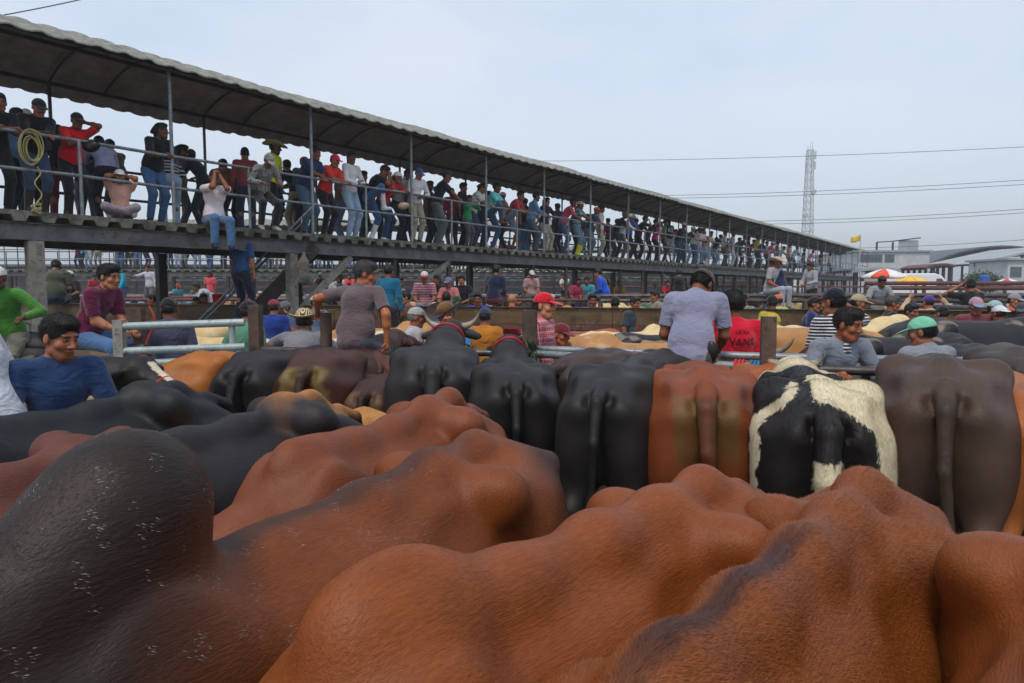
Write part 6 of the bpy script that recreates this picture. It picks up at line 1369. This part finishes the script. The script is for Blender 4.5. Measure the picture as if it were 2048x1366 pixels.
gr(628, 11.5, 590, 'man in a white and black cap behind the straw hat', face=170, shirt='5c6c84', pants='222222', head='cap', hc='b4b0a8', q=.012)
gr(575, 11.3, 601, 'bearded man leaning behind the steel column', face=-30, shirt='4c5c80', pants='222222', q=.012, beard=.7, head='cap', hc='5c6478')
gr(262, 9.52, 640, 'man in a dark grey shirt stooping behind the maroon sitter', pose='leanlow', face=60, shirt='33363c', pants='222222', q=.012, H=1.7)
gr(2010, 7.7, 700, 'person in a white and red jersey bent down between the black cattle', pose='bend', face=40, shirt='c0b8bc', pants='222222', q=.012, H=1.65, L=45)
# a further scatter of heads deep in the pens
HC2 = [('1c1c20', 'black'), ('a8a8a4', 'white'), ('20305c', 'navy'), ('9c2430', 'red'), ('847c68', 'khaki'), ('4c6858', 'green')]
SC2 = [('a0a4ac', 'grey'), ('16181c', 'black'), ('7c1c28', 'wine red'), ('24489c', 'blue'), ('b09c70', 'sand'), ('3c6c54', 'green'), ('b06c7c', 'pink'), ('c8a030', 'yellow')]
spots = [(180, 20), (330, 22), (440, 19), (520, 24), (660, 23), (735, 20), (1000, 23), (1105, 17), (1130, 26), (1290, 19), (1340, 26), (1395, 17.5), (1440, 21), (1510, 24), (1590, 19), (1640, 24), (1690, 17), (1720, 22), (1800, 18), (1835, 23), (1880, 20), (1920, 25), (1985, 19), (2035, 21), (1240, 30), (1180, 33), (850, 27), (600, 28), (90, 25), (20, 22)]
ORD = ['first', 'second', 'third', 'fourth', 'fifth', 'sixth', 'seventh', 'eighth', 'ninth', 'tenth', 'eleventh', 'twelfth', 'thirteenth', 'fourteenth', 'fifteenth', 'sixteenth', 'seventeenth', 'eighteenth', 'nineteenth', 'twentieth']
def ordn(i): return ORD[i] if i < 20 else ('%s%s' % ({2: 'twenty ', 3: 'thirty ', 4: 'forty ', 5: 'fifty ', 6: 'sixty ', 7: 'seventy '}[(i+1)//10], ORD[(i+1) % 10 - 1] if (i+1) % 10 else '')).strip()
for i, (px, d) in enumerate(sorted(spots)):
    a, an = HC2[(i*5) % 6]; b_, bn = SC2[(i*3) % 8]
    gr(px, d, 0, 'far pen figure in %s shirt and %s cap, %s from the left' % (bn, an, ordn(i)), face=rnd.uniform(-180, 180), pose=rnd.choice(['stand', 'hold', 'hip']), shirt=b_, pants=rnd.choice(['1c2a44', '222222', '5c5c54']), head='cap', hc=a, q=.026, H=rnd.uniform(1.58, 1.75), fingers=False)
# crowd on the second walkway
P2 = []
for k in range(7):
    r, J, s = person('prototype', (0, 38, DZ), -10 + 25*k, ['stand', 'lean', 'hold', 'lean2', 'stand', 'face', 'lean'][k], shirt='888888', pants='333333', H=1.62 + .03*k, q=.032, fingers=False, head='cap' if k in (2, 5) else None, fem=k in (1, 4), hair='long' if k in (1, 4) else 'short')
    P2.append(r)
cols2 = [('c84a54', 'coral'), ('c0c0c4', 'white'), ('a81c2c', 'red'), ('c4a020', 'golden yellow'), ('5c8cc4', 'light blue'), ('17181c', 'black'), ('3c4a64', 'slate'), ('6c2430', 'maroon'), ('8c8c88', 'grey'), ('2c6c50', 'green')]
tr2 = [('3c6494', 'blue jeans'), ('17181c', 'black trousers'), ('6c6c64', 'grey trousers'), ('1c2c4c', 'navy trousers'), ('8c9cb4', 'faded jeans')]
used = set()
for i in range(78):
    x = -25.2 + 28*(i/77) + rnd.uniform(-.2, .2); src = P2[i % 7]; first = i < 7
    ci, ti = (i*7 + i//10) % 10, (i*3 + i//5) % 5
    r = src if first else src.copy()
    if not first: C.objects.link(r)
    r.location = (x, 39 + rnd.choice([.35, .5, 1.2, 1.9]), DZ); r.rotation_euler = (0, 0, R(180 + rnd.uniform(-40, 50) + (150 if rnd.random() < .25 else 0)))
    lab = '%s shirt and %s' % (cols2[ci][1], tr2[ti][1])
    r['label'] = 'second walkway onlooker in %s, %s from the left' % (lab, ordn(i)); r['group'] = 'onlookers on the second walkway'
    for ch in list(src.children):
        if first: c = ch
        else:
            c = ch.copy(); C.objects.link(c); c.parent = r
            for g_ in ch.children: g2 = g_.copy(); C.objects.link(g2); g2.parent = c
        if c.name.startswith('shirt'): c.color = col(cols2[ci][0])
        if c.name.startswith('trousers'): c.color = col(tr2[ti][0] and tr2[ti][0])
        if c.name.startswith('cap'): c.color = col(cols2[(ci+4) % 10][0])

# more of the crowd: standing on and sitting along the far pen fences under the walkways
xs = sorted([rnd.uniform(-17, 9) for _ in range(34)], key=lambda v: v)
far2 = sorted([(x/y, x, y) for x, y in [(x, rnd.choice([27.4, 34.3, 30.5])) for x in xs]])
for i, (_, x, y) in enumerate(far2):
    src = P2[(i*3) % 7]; r = src.copy(); C.objects.link(r); r.location = (x, y + .3, rnd.choice([.4, .75, .0])); r.rotation_euler = (0, 0, R(180 + rnd.uniform(-80, 80)))
    ci, ti = (i*3 + 2) % 10, (i*2) % 5
    r['label'] = 'person on the far pen fences in %s shirt, %s from the left' % (cols2[ci][1], ordn(i)); r['group'] = 'people along the far pen fences'
    for ch in list(src.children):
        c = ch.copy(); C.objects.link(c); c.parent = r
        for g_ in ch.children: g2 = g_.copy(); C.objects.link(g2); g2.parent = c
        if c.name.startswith('shirt'): c.color = col(cols2[ci][0])
        if c.name.startswith('trousers'): c.color = col(tr2[ti][0])
# cattle in the pens behind the rail: a few shapes, copied with their own colours
GH = 'cattle in the pens behind the rail fence'
protos = []
for k, o in enumerate([dict(poll=(1.12, 0, 1.0), muz=(.8, 0, -.6)), dict(poll=(1.12, .1, 1.3), muz=(.9, .2, -.3), hump=1, hump_at=(.46, 1.32), hump_r=(.15, .08, .11)), dict(poll=(1.05, -.15, .85), muz=(.6, -.2, -.8), fat=1.08)]):
    o.update(c='808080', seed=50+k, at=(0, 20), yaw=0)
    S, hb, md, sd, up = cow_sdf(o); V, Q = S.mesh(.03); V = relax(V, Q, 2)
    protos.append(mesh_np('cow_body', V, Q, True))
hc_ = [('a87c4c', 'tan'), ('cdb98c', 'cream'), ('8a4a22', 'reddish brown'), ('1c1b1e', 'black'), ('c8c2b4', 'off white'), ('5a4638', 'mud brown'), ('8c6a44', 'fawn')]
def herd(px, d, yaw, ci, label, s=1.0, pk=0, z=0):
    x = Xat(px, d, 1.3); r = thing('cow', label, 'cow', (x, d, z), R(yaw), GH); r.scale = (s,)*3
    obj('body', protos[pk], COATF, r, color=col(hc_[ci][0])); return r
L_ = [(1590, 6.9, 15, 0, 'big tan cow behind the rusty post right of the red printed shirt', 1.08), (1650, 7.4, 20, 1, 'cream cow behind the grey jacketed man', 1.06), (1800, 6.6, 10, 3, 'black cow behind the man in the mint cap, left side', 1.02),
 (1955, 7.2, 5, 3, 'large black cow right of the mint cap', 1.12), (2030, 5.9, 12, 3, 'black cow at the right edge in front of the large black one', 1.0), (1130, 8.6, 25, 0, 'tan cow whose rump shows between the red cap and the post', 1.0),
 (1230, 8.2, 160, 6, 'fawn cow lying low below the beam in the middle', .98), (1255, 9.6, 20, 1, 'cream cow under the beam in the middle', 1.0), (1320, 8.4, 200, 3, 'black cow with its head hanging beside the man in lavender', 1.04),
 (1160, 10.2, 10, 2, 'reddish cow behind the fawn one', .98), (1290, 7.5, 170, 0, 'light tan cow just behind the double rail', .92), (1010, 9.0, 30, 0, 'tan cow right of the mustard t-shirt', .98), (870, 9.2, 150, 0, 'tan cow behind the bull with the wide horns', .98),
 (640, 8.6, 20, 4, 'white backed cow behind the straw hat', .98), (560, 7.9, 15, 0, 'tan cow left of the striped straw hat', .96), (430, 8.6, 170, 1, 'dusty cream cow behind the pipe gate', 1.0), (330, 10.4, 10, 1, 'cream cow further behind the purple polo', 1.0), (240, 8.2, 190, 5, 'mud brown cow below the sitting man in maroon', .95),
 (120, 9.4, 10, 3, 'black cow left of the sitting man in maroon', 1.0), (760, 10.6, 10, 0, 'tan cow beyond the grey haired sitter', 1.0), (520, 11.2, 5, 2, 'brown cow deep behind the gate', 1.0)]
for i, a in enumerate(L_): herd(*a[:5], s=a[5]*(.91 if a[1] > 7.6 else 1), pk=i % 3)
rr = random.Random(11); n = 0; far = []
for (d0, d1, x0, x1, cnt) in ((15.5, 19.5, -9, 12, 22), (13.2, 15.2, -5, 8, 8), (20.5, 27, -16, 18, 24), (11.5, 14.2, 4.5, 11, 9), (28, 33, -14, 14, 12)):
    for _ in range(cnt):
        y = rr.uniform(d0, d1); x = rr.uniform(x0, x1)
        if y >= B0.y + (x - B0.x)*(-7.4/25.5) + .8: far.append((x/y, x, y))
for n, (_, x, y) in enumerate(sorted(far)):
    ci = rr.choice([0, 1, 3, 5, 2, 6, 3, 0]); yaw = rr.choice([0, 180, 20, 160, 90, -30]) + rr.uniform(-15, 15)
    r = thing('cow', '%s cow in the pens beyond the beam, %s from the left' % (hc_[ci][1], ordn(n)), 'cow', (x, y, 0), R(yaw), 'cattle in the far pens'); s_ = rr.uniform(.92, 1.02); r.scale = (s_,)*3
    obj('body', protos[n % 3], COATF, r, color=col(hc_[ci][0]))
# rope ties on the rails
TIE = hard('plaited_rope', .8)
def tie(px, a, b, hexc, label, z=RZ, n=3, hang=.25):
    t = (px - a[2])/(b[2] - a[2]); p = Vector((a[0] + (b[0]-a[0])*t, a[1] + (b[1]-a[1])*t, z)); d = Vector((b[0]-a[0], b[1]-a[1], 0)).normalized(); nn = Vector((-d.y, d.x, 0)); m = MB(); pts = []
    for i in range(14*n + 1): a_ = 2*PI*i/14; pts.append(d*(.028*i/14) + nn*math.cos(a_)*.047 + Vector((0, 0, math.sin(a_)*.047)))
    pts += [pts[-1] + Vector((.01*math.sin(k), -.02, -hang*k/6)) for k in range(1, 7)]
    m.tube(pts, .011, 6); o_ = m.build('rope_tie', TIE, None, True, col(hexc)); o_.location = p; tag(o_, label, 'rope')
q0, q1, q2 = (*FP[5], 1060), (*FP[6], 1540), (*FP[7], 1835)
tie(1485, q0, q1, 'c02c34', 'red rope tied round the rail left of the rusty post'); tie(1512, q0, q1, '1a6c9c', 'blue rope tied round the rail beside the red one'); tie(1524, q0, q1, '2a7c9c', 'second blue rope tied round the rail touching the post')
tie(1560, q1, q2, 'c850a0', 'pink rope tied round the rail just right of the post'); tie(1775, q1, q2, 'c0203c', 'red rope hanging from the rail right of the grey jacket', hang=.45)
tie(770, (*FP[4], 637), q0, '2c4434', 'dark green rope tied round the rail at the hand of the sitting man'); tie(612, (*FP[3], 510), (*FP[4], 637), '8c8c74', 'pale rope tied round the rail under the straw hat'); tie(235, (*FP[1], 170), (*FP[2], 290), 'b0606c', 'pinkish rope looped on the rail by the jeans'); tie(1175, q0, q1, '2c5c50', 'green rope tied round the grey rail beside the crimson shirt')
bk = thing('bucket', 'small red plastic bucket standing on the fence at the foot of a column', 'bucket', (Xat(436, 15.0), 15.0, 1.44)); m = MB(); m.tube([(0, 0, 0), (0, 0, .22), (0, 0, .24)], [.10, .13, .138], 18); m.build('pail', PLASTIC, bk, True, color=col('c01818')); m = MB(); m.tube([(.135*math.cos(a), 0, .22 - .10*math.sin(a)) for a in np.linspace(0, PI, 12)], .005, 5); m.build('handle', GALV, bk)

# a grey sack hanging from the second column, loose ropes, a bunch of leaves
S = SDF(); S.chain([(0, 0, 0), (0, -.04, -.18), (.02, -.06, -.42)], [.03, .09, .11], .06); S.ell((.02, -.06, -.50), (.12, .09, .10), .05); V, Q = S.mesh(.014); V += .012*np.stack([fbm(V, 30, 1), fbm(V, 34, 2), fbm(V, 20, 3)], 1)
pz = atY(608, 508, 13.3); o_ = obj('sack', mesh_np('sack', V, Q), CL, None, col('5c5850'), loc=pz); tag(o_, 'grey cloth sack hanging from the second steel column', 'sack')
m = MB(); m.tube([Vector((0, 0, 0)), Vector((0, .1, .25))], .008, 5); m.build('strap', CL, o_, True, col('3c3830'))
for px, py0, py1, d, lb in ((852, 600, 662, 12.2, 'orange red rope knotted over the beam above the grey cap'), (300, 612, 700, 7.0, 'orange rope draped over the rusty post behind the gate')):
    a, b = atY(px, py0, d), atY(px + 4, py1, d); m = MB(); m.tube([Vector((0, 0, 0)) + (b - a)*t + Vector((.05*math.sin(t*5), -.02, 0)) for t in np.linspace(0, 1, 14)] + [(b - a) + Vector((.03*math.cos(k), -.02, .03*math.sin(k))) for k in range(7)], .010, 6)
    o_ = m.build('rope', TIE, None, True, col('a83c2c')); o_.location = a; tag(o_, lb, 'rope')
m = MB(); rr = random.Random(3)
for i in range(46):
    a = rr.uniform(0, 6.28); L = rr.uniform(.10, .2); d = Vector((math.cos(a)*.6, math.sin(a)*.4, -rr.uniform(.2, 1))).normalized(); sd_ = d.cross(Vector((rr.random(), rr.random(), 1))).normalized()*.012; b0 = Vector((rr.uniform(-.05, .05), rr.uniform(-.04, .04), rr.uniform(-.08, .06)))
    m.add([b0, b0 + d*L*.5 + sd_, b0 + d*L, b0 + d*L*.5 - sd_], [(0, 1, 2, 3)])
o_ = m.build('leaf_bunch', weathered('fresh_leaves', (.02, .07, .02), (.05, .13, .03), .5, 0, 8)); o_.location = atY(1058, 690, 6.15); tag(o_, 'bunch of green leaves tied to the rail beside the red capped man', 'leaves')
# knot of blue lead line from the haltered cow to the gate
hm, t_, p_ = newmat('haze_air'); t_.nodes.clear(); o1 = N(t_, 'ShaderNodeOutputMaterial'); v1_ = N(t_, 'ShaderNodeVolumePrincipled'); v1_.inputs['Color'].default_value = (.86, .90, .95, 1); v1_.inputs['Density'].default_value = .0013; v1_.inputs['Anisotropy'].default_value = .2
t_.links.new(v1_.outputs[0], o1.inputs['Volume'])
m = MB(); m.box((0, 570, 24), (1300, 1300, 50)); hz = m.build('haze', hm); tag(hz, kind='stuff')
